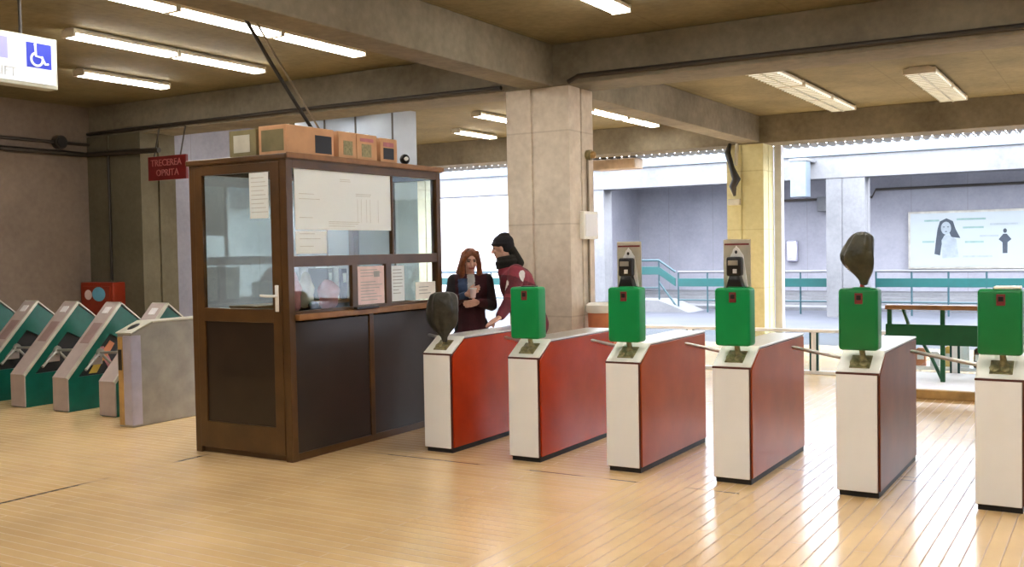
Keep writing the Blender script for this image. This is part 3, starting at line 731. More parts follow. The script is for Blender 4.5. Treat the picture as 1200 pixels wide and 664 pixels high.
# left wall light switch-like conduit at pillar junction
t = thing('junction_box', 'dark round junction box on the left wall beside the pillar', 'junction box', (XL, 1.85, 3.2))
bm = nb(); tube(bm, [(XL, 1.9, 3.2), (XL+.10, 1.9, 3.2)], .09, 18); obj('casing', bm, 'pipe', t, world=True, smooth=50)
bm = nb(); tube(bm, [(XL+.10, 1.9, 3.2), (XL+.115, 1.9, 3.2)], .07, 18); obj('cover', bm, 'dark', t, world=True, smooth=50)

# ------------------------------------------------------------------ green ticket gates, left
def gate(x, label, first=False):
    t = thing('ticket_gate', label, 'ticket gate', (x, 0, 0), 'green ticket gates by the left wall')
    w = .25
    # side plates with a cut-out: base block, slanted front spine, hood
    bm = nb(); prism(bm, [(.01, .0), (1.0, .0), (1.0, .36), (.01, .36)], 'X', .012, w-.012, .003); obj('base_block', bm, 'gate_green', t)
    bm = nb(); prism(bm, [(.012, .35), (.13, .35), (.56, .80), (.72, .72), (1.04, .74), (1.04, .86), (.70, 1.10)], 'X', .012, w-.012); obj('spine', bm, 'gate_green', t)
    bm = nb(); prism(bm, [(.16, .34), (.94, .34), (.94, .78), (.72, .80), (.58, .82)], 'X', .04, w-.055); obj('opening_shade_fill', bm, 'dark', t)  # solid dark fill imitating the shade inside the open cut-out
    bm = nb(); prism(bm, [(.92, .34), (1.04, .34), (1.04, .86), (.92, .82)], 'X', .02, w-.02); obj('rear_post', bm, 'gate_green', t)
    bm = nb(); box(bm, 0, w, -.004, .014, .01, .36, .004); obj('front_plate', bm, 'gate_face', t)
    # slanted face
    a = math.atan2(1.125-.355, .70); L_ = math.hypot(.70, 1.125-.355)
    R_ = Matrix.Translation((0, 0, .355)) @ Matrix.Rotation(a, 4, 'X')
    bm = nb(); box(bm, 0, w, 0, L_, -.012, .012, .004); bmesh.ops.transform(bm, matrix=R_, verts=bm.verts); f = obj('slanted_face', bm, 'gate_face', t)
    bm = nb(); box(bm, w-.022, w+.004, -.002, L_, -.016, .018, .004); bmesh.ops.transform(bm, matrix=R_, verts=bm.verts); obj('edge_rail', bm, 'gate_edge', t)
    bm = nb(); box(bm, .07, .17, L_-.16, L_-.07, .011, .020, .004); bmesh.ops.transform(bm, matrix=R_, verts=bm.verts); obj('display', bm, 'patch', f)
    bm = nb(); box(bm, .05, .20, L_*.45, L_*.72, .011, .014, .002); bmesh.ops.transform(bm, matrix=R_, verts=bm.verts); obj('sticker_strip', bm, 'gate_sticker', f)
    # hood slope at the rear
    bm = nb(); prism(bm, [(.70, 1.125), (1.06, .84), (1.06, .86), (.705, 1.14)], 'X', -.002, w+.002); obj('rear_slope', bm, 'gate_edge', t)
    # tripod
    hub = Vector((w-.04, .42, .60))
    bm = nb(); tube(bm, [hub+Vector((-.03, 0, 0)), hub+Vector((.05, 0, 0))], [.06, .045], 16); hb = obj('tripod_hub', bm, 'steel_dull', t, smooth=40)
    for d in ((.40, -.05, .02), (.12, .20, -.25), (.12, -.25, -.16)):
        bm = nb(); tube(bm, [hub+Vector((.03, 0, 0)), hub+Vector(d)], .015, 10); obj('tripod_arm', bm, 'steel_dull', hb, smooth=40)
    bm = nb(); box(bm, w-.06, w-.02, .30, .46, .47, .60, .01); obj('hub_cover', bm, 'gate_face', t)
    return t
gx = [-7.19, -6.43, -5.67, -4.92, -4.15]
g0 = gate(gx[0], 'green ticket gate nearest the left wall, only its top corner inside the picture')
dup(g0, (gx[1], 0, 0), 'green ticket gate cut off by the left edge of the picture, front plate hidden')
dup(g0, (gx[2], 0, 0), 'green ticket gate second from the left edge, below the plain wall')
g3 = dup(g0, (gx[3], 0, 0), 'green ticket gate with red and yellow stickers, overlapping the red orange box')
dup(g0, (gx[4], 0, 0), 'green ticket gate just left of the plain steel cabinet')
w_ = .25
bm = nb(); prism(bm, [(.30, .38), (.40, .38), (.52, .56), (.46, .60)], 'X', w_-.058, w_-.048); obj('yellow_sticker', bm, 'yellow', g3)
bm = nb(); prism(bm, [(.44, .56), (.50, .50), (.64, .68), (.58, .72)], 'X', w_-.058, w_-.048); obj('red_sticker', bm, 'orange', g3)
bm = nb(); prism(bm, [(.56, .40), (.64, .40), (.50, .66), (.42, .66)], 'X', w_-.060, w_-.050); obj('pink_sticker', bm, 'pink', g3)

# steel cabinet
t = thing('steel_barrier', 'plain grey steel barrier cabinet between green gates and booth', 'barrier', (-3.42, -.3, 0))
prof = [(-.26, .0), (1.1, .0), (1.1, 1.0), (-.08, 1.0), (-.33, .90), (-.33, .0)]
bm = nb(); prism(bm, prof, 'X', -3.42, -3.215, .012); obj('cabinet', bm, 'steel_dull', t, world=True)
bm = nb(); box(bm, -3.40, -3.33, -.338, -.326, .02, .87); obj('front_recess', bm, 'nosing', t, world=True)
bm = nb(); box(bm, -3.33, -3.208, -.340, -.322, .02, .885, .01); box(bm, -3.222, -3.208, -.33, -.22, .02, .885, .005); obj('corner_plate', bm, 'lilac_steel', t, world=True)
bm = nb(); box(bm, -3.395, -3.345, -.342, -.336, .55, .75, .002); obj('dark_slot', bm, 'black', t, world=True)
bm = nb(); box(bm, -3.43, -3.205, -.08, 1.11, .995, 1.012, .004); obj('top_edge', bm, 'gate_edge', t, world=True)
a = math.atan2(.10, .25)
R_ = Matrix.Translation((-3.42, -.335, .902)) @ Matrix.Rotation(a, 4, 'X')
bm = nb(); box(bm, -.01, .215, 0, .28, 0, .012, .004); bmesh.ops.transform(bm, matrix=R_, verts=bm.verts); lid = obj('slanted_lid', bm, 'gate_edge', t, world=True)
bm = nb(); ball(bm, (.10, .14, .012), (.05, .07, .006), 16, 8); bmesh.ops.transform(bm, matrix=R_, verts=bm.verts); obj('oval_slot', bm, 'black', lid, world=True, smooth=60)

# ------------------------------------------------------------------ column fittings and bin
t = thing('electrical_box', 'flat white electrical box on the side of the big column', 'electrical box', (.11, 2.78, 1.72))
bm = nb(); box(bm, .112, .165, 2.62, 2.95, 1.74, 2.03, .008); obj('casing', bm, 'cream_metal', t, world=True)
bm = nb(); box(bm, .164, .170, 2.65, 2.92, 1.77, 2.0, .003); obj('cover', bm, 'white', t, world=True)
pipe('drop_conduit', [(.125, 2.80, 2.6), (.125, 2.80, 2.03)], .012, 'wire_b', 'thin conduit between lamp socket and white box on the big column', 'conduit')
pipe('drop_conduit', [(.125, 2.80, 1.74), (.125, 2.80, .9)], .012, 'wire_b', 'thin conduit below the white box on the big column', 'conduit')
t = thing('wall_socket', 'small round brass coloured fitting high on the big column side', 'fitting', (.11, 2.82, 2.62))
bm = nb(); tube(bm, [(.11, 2.82, 2.62), (.16, 2.82, 2.62)], .055, 16); obj('base', bm, 'brass', t, world=True, smooth=50)
bm = nb(); ball(bm, (.17, 2.83, 2.62), .04, 14, 10); obj('cap', bm, 'nosing', t, world=True, smooth=80)
t = thing('litter_bin', 'terracotta round litter bin with a cream rim beside the big column', 'bin', (.32, 2.72, 0))
bm = nb(); lathe(bm, [(.13, 0), (.14, .02), (.16, 1.0), (.16, 1.01)], (.32, 2.72, 0), 28); obj('drum', bm, 'orange', t, world=True, smooth=40)
bm = nb(); lathe(bm, [(.17, .98), (.18, 1.0), (.18, 1.06), (.15, 1.08), (.12, 1.05)], (.32, 2.72, 0), 28); obj('rim', bm, 'cream_metal', t, world=True, smooth=40)
# hanging bundle of cable at the yellowish column
t = thing('cable_bundle', 'tangle of black cable hanging at the top of the yellowish column', 'cable', (-.55, 9.3, 3.25))
bm = nb(); tube(bm, [(-.60, 9.40, 3.30), (-.60, 9.30, 3.15), (-.52, 9.27, 2.9), (-.45, 9.28, 2.72), (-.52, 9.30, 2.6), (-.50, 9.33, 2.45)], [.03, .05, .045, .07, .06, .02], 10); obj('cable_loop', bm, 'wire', t, world=True, smooth=60)
bm = nb(); tube(bm, [(-.48, 9.42, 3.30), (-.48, 9.35, 2.95)], .03, 10); obj('pale_tube', bm, 'gate_edge', t, world=True, smooth=60)
bm = nb(); box(bm, -.62, -.42, 9.33, 9.42, 2.30, 2.40, .01); obj('socket_block', bm, 'gate_edge', t, world=True)
single('plank', box(nb(), -3.4, -2.55, 9.985, 10.35, 3.06, 3.245, .02), 'board', 'tan board under the beam just right of the big column', 'board', loc=(-2.95, 10.1, 3.06))

# ------------------------------------------------------------------ atrium fittings
# teal railing, level run
def railing(x0, x1, y, z0, ztop, n, label, dx=0.):
    t = thing('railing', label, 'railing', ((x0+x1)/2, y, 0))
    bm = nb(); tube(bm, [(x0, y, z0+ztop), (x1, y, z0+ztop)], .028, 8); obj('top_rail', bm, 'white_conc' if dx else 'teal_b', t, world=True, smooth=50)
    bm = nb(); box(bm, x0, x1, y-.02, y+.02, z0+ztop-.36, z0+ztop-.16, .004); obj('band', bm, 'teal', t, world=True)
    bm = nb(); tube(bm, [(x0, y, z0+.30), (x1, y, z0+.30)], .02, 8); obj('bottom_rail', bm, 'teal_b', t, world=True, smooth=50)
    for i in range(n):
        x = x0 + (x1-x0)*i/(n-1); bm = nb(); tube(bm, [(x, y, z0), (x, y, z0+ztop)], .022, 8); obj('post', bm, 'teal_b', t, world=True, smooth=50)
    return t
railing(.10, 8.5, 17.3, 0, 1.0, 12, 'teal railing behind the white pillar, right part under the billboard', 1)
railing(-4.68, -.85, 17.3, 0, 1.0, 6, 'teal railing between the yellowish column and the white pillar', 1)
t = railing(-6.28, -5.2, 17.3, .30, 1.0, 3, 'raised teal railing of the ramp landing, right of the big column')
bm = nb(); tube(bm, [(-5.2, 17.3, 1.30), (-4.75, 17.3, 1.0)], .028, 8); obj('sloping_rail', bm, 'teal_b', t, world=True, smooth=50)
bm = nb(); prism(bm, [(-5.2, 1.14), (-4.75, .84), (-4.75, .64), (-5.2, .94)], 'Y', 17.28, 17.32); obj('sloping_band', bm, 'teal', t, world=True)
bm = nb(); tube(bm, [(-5.2, 17.3, .75), (-4.72, 17.3, .12)], .025, 8); obj('brace', bm, 'teal_b', t, world=True, smooth=50)
railing(-15.5, -7.1, 17.3, 0, 1.02, 9, 'teal railing seen behind the two people')
bm = nb(); prism(bm, [(-6.9, 0), (-4.3, 0), (-5.1, .30), (-6.9, .30)], 'Y', 17.0, 18.15); struct('landing', bm, 'white_conc')
# far concourse edge steps
bm = nb()
for i in range(4): box(bm, -7.9, 16, 18.6+i*.9, 22.4, i*.08, (i+1)*.08)
struct('steps_far', bm, 'white_conc')
# billboard
t = thing('billboard', 'wide backlit billboard with a long haired woman on the far wall', 'billboard', (1.7, 22.3, 1.0))
bxa, bxb, bz0, bz1, by_ = .0, 3.7, .98, 2.40, 22.26
bm = nb(); box(bm, bxa-.06, bxb+.06, by_, 22.4, bz0-.06, bz1+.06, .01); obj('frame', bm, 'steel_dull', t, world=True)
bm = nb(); box(bm, bxa, bxb, by_-.01, by_+.002, bz0, bz1); pf = obj('poster_face', bm, 'bill', t, world=True)
hx, hz = .90, 1.98
def flat(pts, m, nm, y=by_-.014):
    bm = nb(); prism(bm, pts, 'Y', y, y+.004); obj(nm, bm, m, pf, world=True)
def ell(cx, cz, rx, rz, a0=0, a1=360, n=24): return [(cx+rx*math.cos(math.radians(a0+(a1-a0)*i/n)), cz+rz*math.sin(math.radians(a0+(a1-a0)*i/n))) for i in range(n)]
flat([(hx-.22, hz), (hx-.16, hz+.20), (hx, hz+.28), (hx+.16, hz+.20), (hx+.22, hz), (hx+.34, hz-.25), (hx+.12, hz-.22), (hx+.05, hz-.05), (hx-.06, hz-.2), (hx-.12, hz-.42), (hx-.16, hz-.70), (hx-.30, hz-.66), (hx-.26, hz-.30)], 'bill_dark', 'hair_shape')
flat(ell(hx-.01, hz+.02, .125, .17), 'bill_skin', 'face_shape', by_-.020)
flat([(hx-.12, hz-.30), (hx-.05, hz-.17), (hx+.06, hz-.17), (hx+.24, hz-.28), (hx+.30, hz-.75), (hx-.10, hz-.78)], 'bill_skin', 'shoulder_shape', by_-.018)
for dx in (-.05, .05): flat(ell(hx+dx-.01, hz+.05, .022, .012, n=10), 'bill_dark', 'eye_mark', by_-.024)
flat(ell(hx-.01, hz-.07, .035, .012, n=10), 'bill_dark', 'mouth_mark', by_-.024)
fx = 2.30
flat(ell(fx, 1.90, .045, .06, n=12), 'bill_dark', 'figure_head')
flat([(fx-.15, 1.68), (fx-.04, 1.82), (fx+.04, 1.82), (fx+.15, 1.68), (fx+.06, 1.60), (fx+.055, 1.32), (fx-.055, 1.32), (fx-.06, 1.60)], 'bill_dark', 'figure_shape')
for i, (a, b, z, m) in enumerate(((1.15, 1.85, 2.20, 'bill_green'), (.35, .72, 2.18, 'bill_green'), (1.3, 1.8, 1.98, 'bill_green'), (1.95, 2.6, 2.05, 'bill_skin'), (1.35, 1.8, 1.60, 'bill_green'), (1.7, 2.15, 1.75, 'bill_skin'), (.3, .6, 1.62, 'bill_green'), (1.3, 2.0, 1.22, 'bill_skin'))):
    flat([(a, z), (b, z), (b, z+.05), (a, z+.05)], m, 'text_bar')
# pipes and ceiling box in the atrium
pipe('wall_pipe', [(-3.9, 22.3, 2.9), (-1.0, 22.3, 2.9), (-.9, 22.3, 3.1), (9, 22.3, 3.12)], .035, 'pipe', 'dark pipe high on the far lavender wall')
bm = nb(); box(bm, -1.36, -1.02, 15.6, 16.0, 2.68, 3.5, .01)
t = thing('hanging_box', 'pale blue box hanging left of the white pillar top', 'box', (-1.2, 15.8, 2.68)); obj('casing', bm, 'dim_blue', t, world=True)
bm = nb(); box(bm, -1.38, -1.0, 15.58, 16.41, 3.46, 3.52, .01); obj('bracket', bm, 'white_conc', t, world=True)
t = thing('wall_lamp', 'white lamp box under the beam beside the white pillar', 'lamp', (-1.5, 22.2, 2.6))
bm = nb(); box(bm, -2.45, -1.75, 22.1, 22.4, 2.55, 2.95, .02); obj('casing', bm, 'white_conc', t, world=True)
bm = nb(); box(bm, -2.40, -1.8, 22.08, 22.12, 2.6, 2.9, .01); obj('cover', bm, 'white_conc', t, world=True)
t = thing('wall_phone', 'rounded grey box on the far wall left of the white pillar', 'box', (-3.3, 22.3, 1.3))
bm = nb(); box(bm, -3.35, -3.05, 22.2, 22.4, 1.15, 1.75, .05, 3); obj('casing', bm, 'lilac_steel', t, world=True, smooth=50)
bm = nb(); box(bm, -3.30, -3.10, 22.19, 22.21, 1.25, 1.65, .01); obj('front', bm, 'ink', t, world=True)

# low glazed parapet behind the turnstiles
t = thing('glass_parapet', 'low white framed glazed parapet beyond the turnstiles', 'parapet', (3.4, 6.2, 0))
px0, px1, py_, pz = -.9, 9.0, 6.2, .57
bm = nb(); box(bm, px0, px1, py_-.04, py_+.05, pz-.04, pz, .006); obj('top_rail', bm, 'white', t, world=True)
bm = nb(); box(bm, px0, px1, py_-.03, py_+.04, 0, .045, .006); obj('bottom_rail', bm, 'white', t, world=True)
n = 12; 
for i in range(n+1):
    x = px0 + .0 + (px1-px0)*i/n
    bm = nb(); box(bm, x-.03, x+.03, py_-.03, py_+.04, .04, pz-.035, .004); obj('upright', bm, 'white', t, world=True)
for i in range(n):
    x = px0 + (px1-px0)*i/n; w_ = (px1-px0)/n
    fr = nb(); box(fr, x+.03, x+.055, py_-.02, py_+.02, .045, pz-.04); box(fr, x+w_-.055, x+w_-.03, py_-.02, py_+.02, .045, pz-.04); f = obj('inner_frame', fr, 'teal', t, world=True)
    bm = nb(); box(bm, x+.05, x+w_-.05, py_-.004, py_+.004, .045, pz-.04); obj('glass_panel', bm, 'glass_b', f, world=True)
# stall goods seen through the parapet on the right
rnd = random.Random(4)
tb = thing('display_table', 'low table of goods behind the glazed parapet', 'table', (4.1, 6.75, 0))
bm = nb(); box(bm, 2.6, 6.0, 6.5, 7.1, .08, .12, .005); obj('table_top', bm, 'white', tb, world=True)
for x in (2.7, 5.9):
    for y in (6.55, 7.05):
        bm = nb(); tube(bm, [(x, y, 0), (x, y, .09)], .02); obj('leg', bm, 'steel', tb, world=True)
goods = [('orange', 'orange'), ('yellow', 'yellow green'), ('white', 'white'), ('black', 'black'), ('sky_blue', 'blue'), ('teal', 'teal'), ('pink_p', 'pale pink')]
def good(x, y, z, m, h, lb):
    t = thing('packet', lb, 'packet', (x, y, z), 'packets on the low display table')
    bm = nb(); prism(bm, [(x-.06, z), (x+.06, z), (x+.055, z+h*.9), (x+.03, z+h), (x-.03, z+h), (x-.055, z+h*.9)], 'Y', y-.04, y+.04, .006); obj('pack', bm, m, t, world=True)
    bm = nb(); box(bm, x-.04, x+.04, y-.043, y-.038, z+h*.35, z+h*.65); obj('pack_label', bm, 'paper', t, world=True)
GO = [('orange', .22, 'orange packet on the low display table'), ('white', .18, 'white packet beside the orange one on the display table'), ('yellow', .25, 'yellow packet on the display table behind the green post'), ('paper', .30, 'tall white packet on the display table'),
      ('black', .24, 'black packet on the display table'), ('sky_blue', .2, 'sky blue packet on the display table'), ('pink_p', .28, 'pale pink packet on the display table'), ('teal', .22, 'teal packet on the display table'), ('red_bright', .2, 'red packet at the right of the display table')]
for i, (m, h, lb) in enumerate(GO): good(2.78+.165*i, 6.62, .12, m, h, lb)
# step with wooden nosing
bm = nb(); box(bm, 2.72, 9.0, 4.62, 6.15, 0, .095, .005); struct('step_right', bm, 'white_wall')
bm = nb(); box(bm, 2.71, 9.0, 4.57, 4.64, 0, .10, .012); struct('trim_6', bm, 'nosing')
# dark green rail stand
t = thing('green_barrier', 'dark green metal barrier with a wooden top rail, right background', 'barrier', (3.9, 5.3, .095))
gy = 5.3
for x in (2.66, 3.22, 3.95, 4.7):
    bm = nb(); box(bm, x-.024, x+.024, gy-.024, gy+.024, .095 if x != 2.66 else .095, .90, .003); obj('post', bm, 'bench_green', t, world=True)
bm = nb(); box(bm, 2.62, 4.75, gy-.03, gy+.02, .50, .73, .004); obj('board', bm, 'bench_green', t, world=True)
bm = nb(); box(bm, 2.62, 4.75, gy-.07, gy+.07, .895, .945, .008); obj('top_rail', bm, 'wood', t, world=True)
bm = nb(); tube(bm, [(3.02, gy+.02, .50), (3.10, gy+.02, .36), (3.20, gy+.1, .10)], .02, 8); obj('brace', bm, 'bench_green', t, world=True)
bm = nb(); tube(bm, [(2.80, gy+.02, .90), (2.86, gy+.02, .72)], .02, 8); obj('brace', bm, 'bench_green', t, world=True)

# ------------------------------------------------------------------ people
def fuse(parts, voxel=.006, smooth_it=3):
    """parts: list of ('cap', p0, p1, r0, r1) or ('ell', c, (rx,ry,rz), rotmatrix) fused into one continuous surface"""
    bm = nb()
    for p in parts:
        if p[0] == 'cap':
            a, b = Vector(p[1]), Vector(p[2]); L_ = (b-a).length; n = max(2, int(L_/.03)); d = (b-a)
            if L_ < 1e-5: continue
            dn = d.normalized(); pts = []; rs = []
            for k in range(5): t_ = -math.cos(k/5*PI/2); pts.append(a+dn*t_*p[3]); rs.append(max(.0015, p[3]*math.sin(k/5*PI/2)))
            for i in range(n+1): pts.append(a.lerp(b, i/n)); rs.append(p[3]+(p[4]-p[3])*i/n)
            for k in range(4, -1, -1): t_ = math.cos(k/5*PI/2); pts.append(b+dn*t_*p[4]); rs.append(max(.0015, p[4]*math.sin(k/5*PI/2)))
            tube(bm, pts, rs, 14)
        else: ball(bm, p[1], p[2], 24, 18, p[3] if len(p) > 3 else None)
    me = bpy.data.meshes.new('tmp'); bm.to_mesh(me); bm.free()
    o = bpy.data.objects.new('tmp', me); COL.objects.link(o)
    r = o.modifiers.new('r', 'REMESH'); r.mode = 'VOXEL'; r.voxel_size = voxel
    s = o.modifiers.new('s', 'SMOOTH'); s.factor = .5; s.iterations = smooth_it
    bpy.context.view_layer.update()
    m2 = bpy.data.meshes.new_from_object(o.evaluated_get(bpy.context.evaluated_depsgraph_get()))
    bpy.data.objects.remove(o); bpy.data.meshes.remove(me)
    return m2

def person_mesh(name, me, mats, paint, parent, w2l):
    me.name = name; me.transform(w2l); me.materials.clear()
    for x in mats: me.materials.append(M[x])
    for p in me.polygons:
        p.use_smooth = True; p.material_index = paint(p.center) if paint else 0
    o = bpy.data.objects.new(name, me); COL.objects.link(o); o.parent = parent
    return o

def hand(wrist, d, palm_n, side, curl=.5, s=1.):
    """palm + five fingers. d direction of fingers, palm_n palm normal, side: thumb direction"""
    d, pn, sd = Vector(d).normalized(), Vector(palm_n).normalized(), Vector(side).normalized()
    w = Vector(wrist); P = []
    for k in (-.028, -.010, .009, .027): P.append(('cap', w+d*.01+sd*k*.7, w+d*.085*s+sd*k, .014*s, .0125*s))
    for k, L_ in ((.030, .068), (.010, .078), (-.010, .072), (-.029, .056)):
        a = w+d*.088*s+sd*k; c = curl
        b = a+(d*math.cos(c*.5)+pn*math.sin(c*.5))*L_*.45*s; e = b+(d*math.cos(c*1.3)+pn*math.sin(c*1.3))*L_*.32*s; f = e+(d*math.cos(c*2.1)+pn*math.sin(c*2.1))*L_*.25*s
        P += [('cap', a, b, .0095*s, .0088*s), ('cap', b, e, .0088*s, .008*s), ('cap', e, f, .008*s, .007*s)]
    a = w+d*.025*s+sd*.022*s; b = a+(d*.55+sd*.8+pn*.2)*.038*s; e = b+(d*.9+sd*.35+pn*.35)*.032*s
    P += [('cap', a, b, .014*s, .011*s), ('cap', b, e, .011*s, .009*s)]
    return P

def head_parts(c, fwd, s=1.):
    """skull, jaw, nose, ears; c = centre of the skull"""
    f = Vector(fwd).normalized(); up = Vector((0, 0, 1)); up = (up-f*up.dot(f)).normalized(); r = f.cross(up)
    R_ = Matrix((r, f, up)).transposed().to_4x4(); c = Vector(c)
    P = [('ell', c+up*.015, (.074*s, .094*s, .088*s), R_), ('ell', c+f*.030-up*.045, (.056*s, .062*s, .070*s), R_), ('ell', c+f*.062-up*.092, (.026*s, .022*s, .020*s), R_),
         ('cap', c+f*.090+up*.008, c+f*.108-up*.030, .010*s, .015*s), ('ell', c+f*.078-up*.064, (.026*s, .014*s, .012*s), R_),
         ('ell', c+f*.083+up*.030, (.046*s, .012*s, .010*s), R_)]
    for q in (-1, 1): P += [('ell', c+r*q*.076-f*.005-up*.012, (.010*s, .020*s, .030*s), R_), ('ell', c+f*.062-up*.028+r*q*.036, (.024*s, .022*s, .022*s), R_)]
    return P, f, up, r, R_

def face_paint(c, f, up, r):
    def fn(p):
        v = p-Vector(c); x, y, z = v.dot(r), v.dot(f), v.dot(up)
        if y > .055:
            if abs(abs(x)-.032) < .014 and abs(z-.008) < .007: return 2
            if abs(abs(x)-.032) < .020 and abs(z-.028) < .005: return 2
            if abs(x) < .026 and abs(z+.064) < .008: return 1
        return 0
    return fn

# ---- man: black hat, dark scarf, maroon jacket, leaning on the turnstile
def man():
    base = Vector((-.16, 1.93, 0)); t = thing('person', 'man in a maroon jacket and black hat leaning on the first turnstile', 'person', base)
    w2l = Matrix.Translation(-base)
    f = Vector((-.93, -.30, -.14)).normalized()
    pel = Vector((-.10, 1.98, .96)); che = Vector((-.215, 1.88, 1.30)); nk = Vector((-.275, 1.845, 1.50)); hc = Vector((-.335, 1.815, 1.665))
    fw = Vector((-.95, -.30, 0)).normalized(); sd = Vector((-fw.y, fw.x, 0))   # sd = his left... towards camera is -Y
    cam_side = Vector((.30, -.95, 0)).normalized()   # his left shoulder, towards the camera
    shL = Vector((-.115, 1.715, 1.42)); shR = nk-cam_side*.185+Vector((0, 0, -.075))
    elL = Vector((-.07, 1.52, 1.165)); wrL = Vector((-.06, 1.29, 1.015)); V1 = Vector((.01, 1.68, 1.40)); V2 = Vector((-.165, 1.56, 1.30))
    elR = shR+Vector((-.03, .02, -.29)); wrR = elR+Vector((-.05, -.17, -.15))
    hipL, hipR = pel+cam_side*.09+Vector((0,0,-.02)), pel-cam_side*.09+Vector((0,0,-.02))
    knL, knR = Vector((-.11, 1.86, .50)), Vector((-.08, 2.10, .50)); anL, anR = Vector((-.02, 1.86, .09)), Vector((.02, 2.10, .09))
    hp, hf, up, rr, R_ = head_parts(hc, f)
    P = hp + [('cap', nk-Vector((0, 0, .05)), hc-up*.06-f*.01, .058, .055), ('cap', pel, che, .125, .13), ('cap', che, nk-Vector((0, 0, .06)), .13, .085), ('cap', shL, shR, .055, .055),
        ('cap', shL, elL, .052, .041), ('cap', elL, wrL, .040, .027), ('cap', shR, elR, .052, .041), ('cap', elR, wrR, .040, .027),
        ('cap', hipL, knL, .082, .055), ('cap', knL, anL, .053, .036), ('cap', hipR, knR, .082, .055), ('cap', knR, anR, .053, .036),
        ('cap', anL-Vector((0, 0, .045)), anL+fw*.17-Vector((0, 0, .055)), .038, .030), ('cap', anR-Vector((0, 0, .045)), anR+fw*.17-Vector((0, 0, .055)), .038, .030)]
    P += hand(wrL, (-.25, -.9, -.38), (0, -.2, -1), (-.95, .25, 0), .25)
    P += hand(wrR, (-.2, -.8, -.5), (.6, 0, -.6), (.3, -.9, 0), .5)
    body = person_mesh('body', fuse(P, .006, 2), ['skin', 'lip', 'eye'], face_paint(hc, hf, up, rr), t, Matrix())
    body.data.transform(w2l)
    # jacket
    J = [('cap', pel-Vector((0, 0, .06)), che, .165, .175), ('cap', che, nk-Vector((0, 0, .08)), .175, .12), ('cap', shL, shR, .085, .085), ('cap', che+Vector((0,0,.03))+cam_side*.08, che+Vector((0,0,.03))-cam_side*.08, .15, .15),
         ('cap', shL, elL, .085, .072), ('cap', elL, wrL+(elL-wrL)*.12, .072, .048), ('cap', shR, elR, .085, .072), ('cap', elR, wrR+(elR-wrR)*.12, .072, .048),
         ('cap', pel+cam_side*.07-Vector((0, 0, .08)), pel-cam_side*.07-Vector((0, 0, .08)), .14, .14)]
    for k in range(5):   # folds of quilting
        q = shL.lerp(elL, .15+.2*k); J.append(('ell', q, (.088-.003*k, .088-.003*k, .022)))
    def jp(p):
        v1 = p-V1
        if v1.length < .070: return 2
        v2 = p-V2
        if v2.length < .062: return 2
        if abs((p-che).dot(Vector((.2, .25, 1)).normalized())-.10) < .055 : return 1
        q = p-elL.lerp(wrL, .5)
        if abs((p-elL).dot((wrL-elL).normalized())-.02) < .022 and (p-elL).length < .13: return 1
        return 0
    jm = fuse(J, .009, 4)
    o = person_mesh('jacket', jm, ['maroon', 'rose', 'patch'], jp, t, Matrix()); o.data.transform(w2l)
    T_ = [('cap', pel-Vector((0, 0, .06)), pel-Vector((0, 0, .0)), .135, .14), ('cap', hipL, knL, .100, .072), ('cap', knL, anL, .070, .058), ('cap', hipR, knR, .100, .072), ('cap', knR, anR, .070, .058)]
    o = person_mesh('trousers', fuse(T_, .009, 3), ['trousers'], None, t, Matrix()); o.data.transform(w2l)
    for a in (anL, anR):
        o = person_mesh('shoe', fuse([('cap', a-Vector((0, 0, .042))-fw*.03, a+fw*.18-Vector((0, 0, .05)), .048, .038), ('cap', a-Vector((0, 0, .03)), a+Vector((0, 0, .03)), .05, .046)], .007, 2), ['shoe'], None, t, Matrix()); o.data.transform(w2l)
    # hat: shell over the skull with a turned brim and soft crown
    Hh = [('ell', hc+up*.055-f*.015, (.092, .108, .080), R_), ('ell', hc+up*.015-f*.045, (.086, .078, .075), R_), ('ell', hc+up*.115-f*.03, (.055, .065, .035), R_)]
    ring = [hc+up*.035-f*.008+(rr*math.cos(a)*.088+f*math.sin(a)*.103)+up*.012*math.sin(a) for a in [2*PI*k/20 for k in range(21)]]
    for a, b in zip(ring, ring[1:]): Hh.append(('cap', a, b, .014, .014))
    o = person_mesh('hat', fuse(Hh, .006, 2), ['hat'], None, t, Matrix()); o.data.transform(w2l)
    Sc = []
    for k in range(3):
        rad = (.090, .098, .085)[k]; cz = nk+Vector((0, 0, -.01+.036*k))+f*.02
        rg = [cz+(rr*math.cos(a)*rad*.95+f*math.sin(a)*rad) for a in [2*PI*j/18 for j in range(19)]]
        for a, b in zip(rg, rg[1:]): Sc.append(('cap', a, b, .028, .028))
    Sc.append(('cap', hc-f*.085-up*.02, nk-f*.10, .045, .05))
    o = person_mesh('scarf', fuse(Sc, .007, 2), ['scarf'], None, t, Matrix()); o.data.transform(w2l)
man()

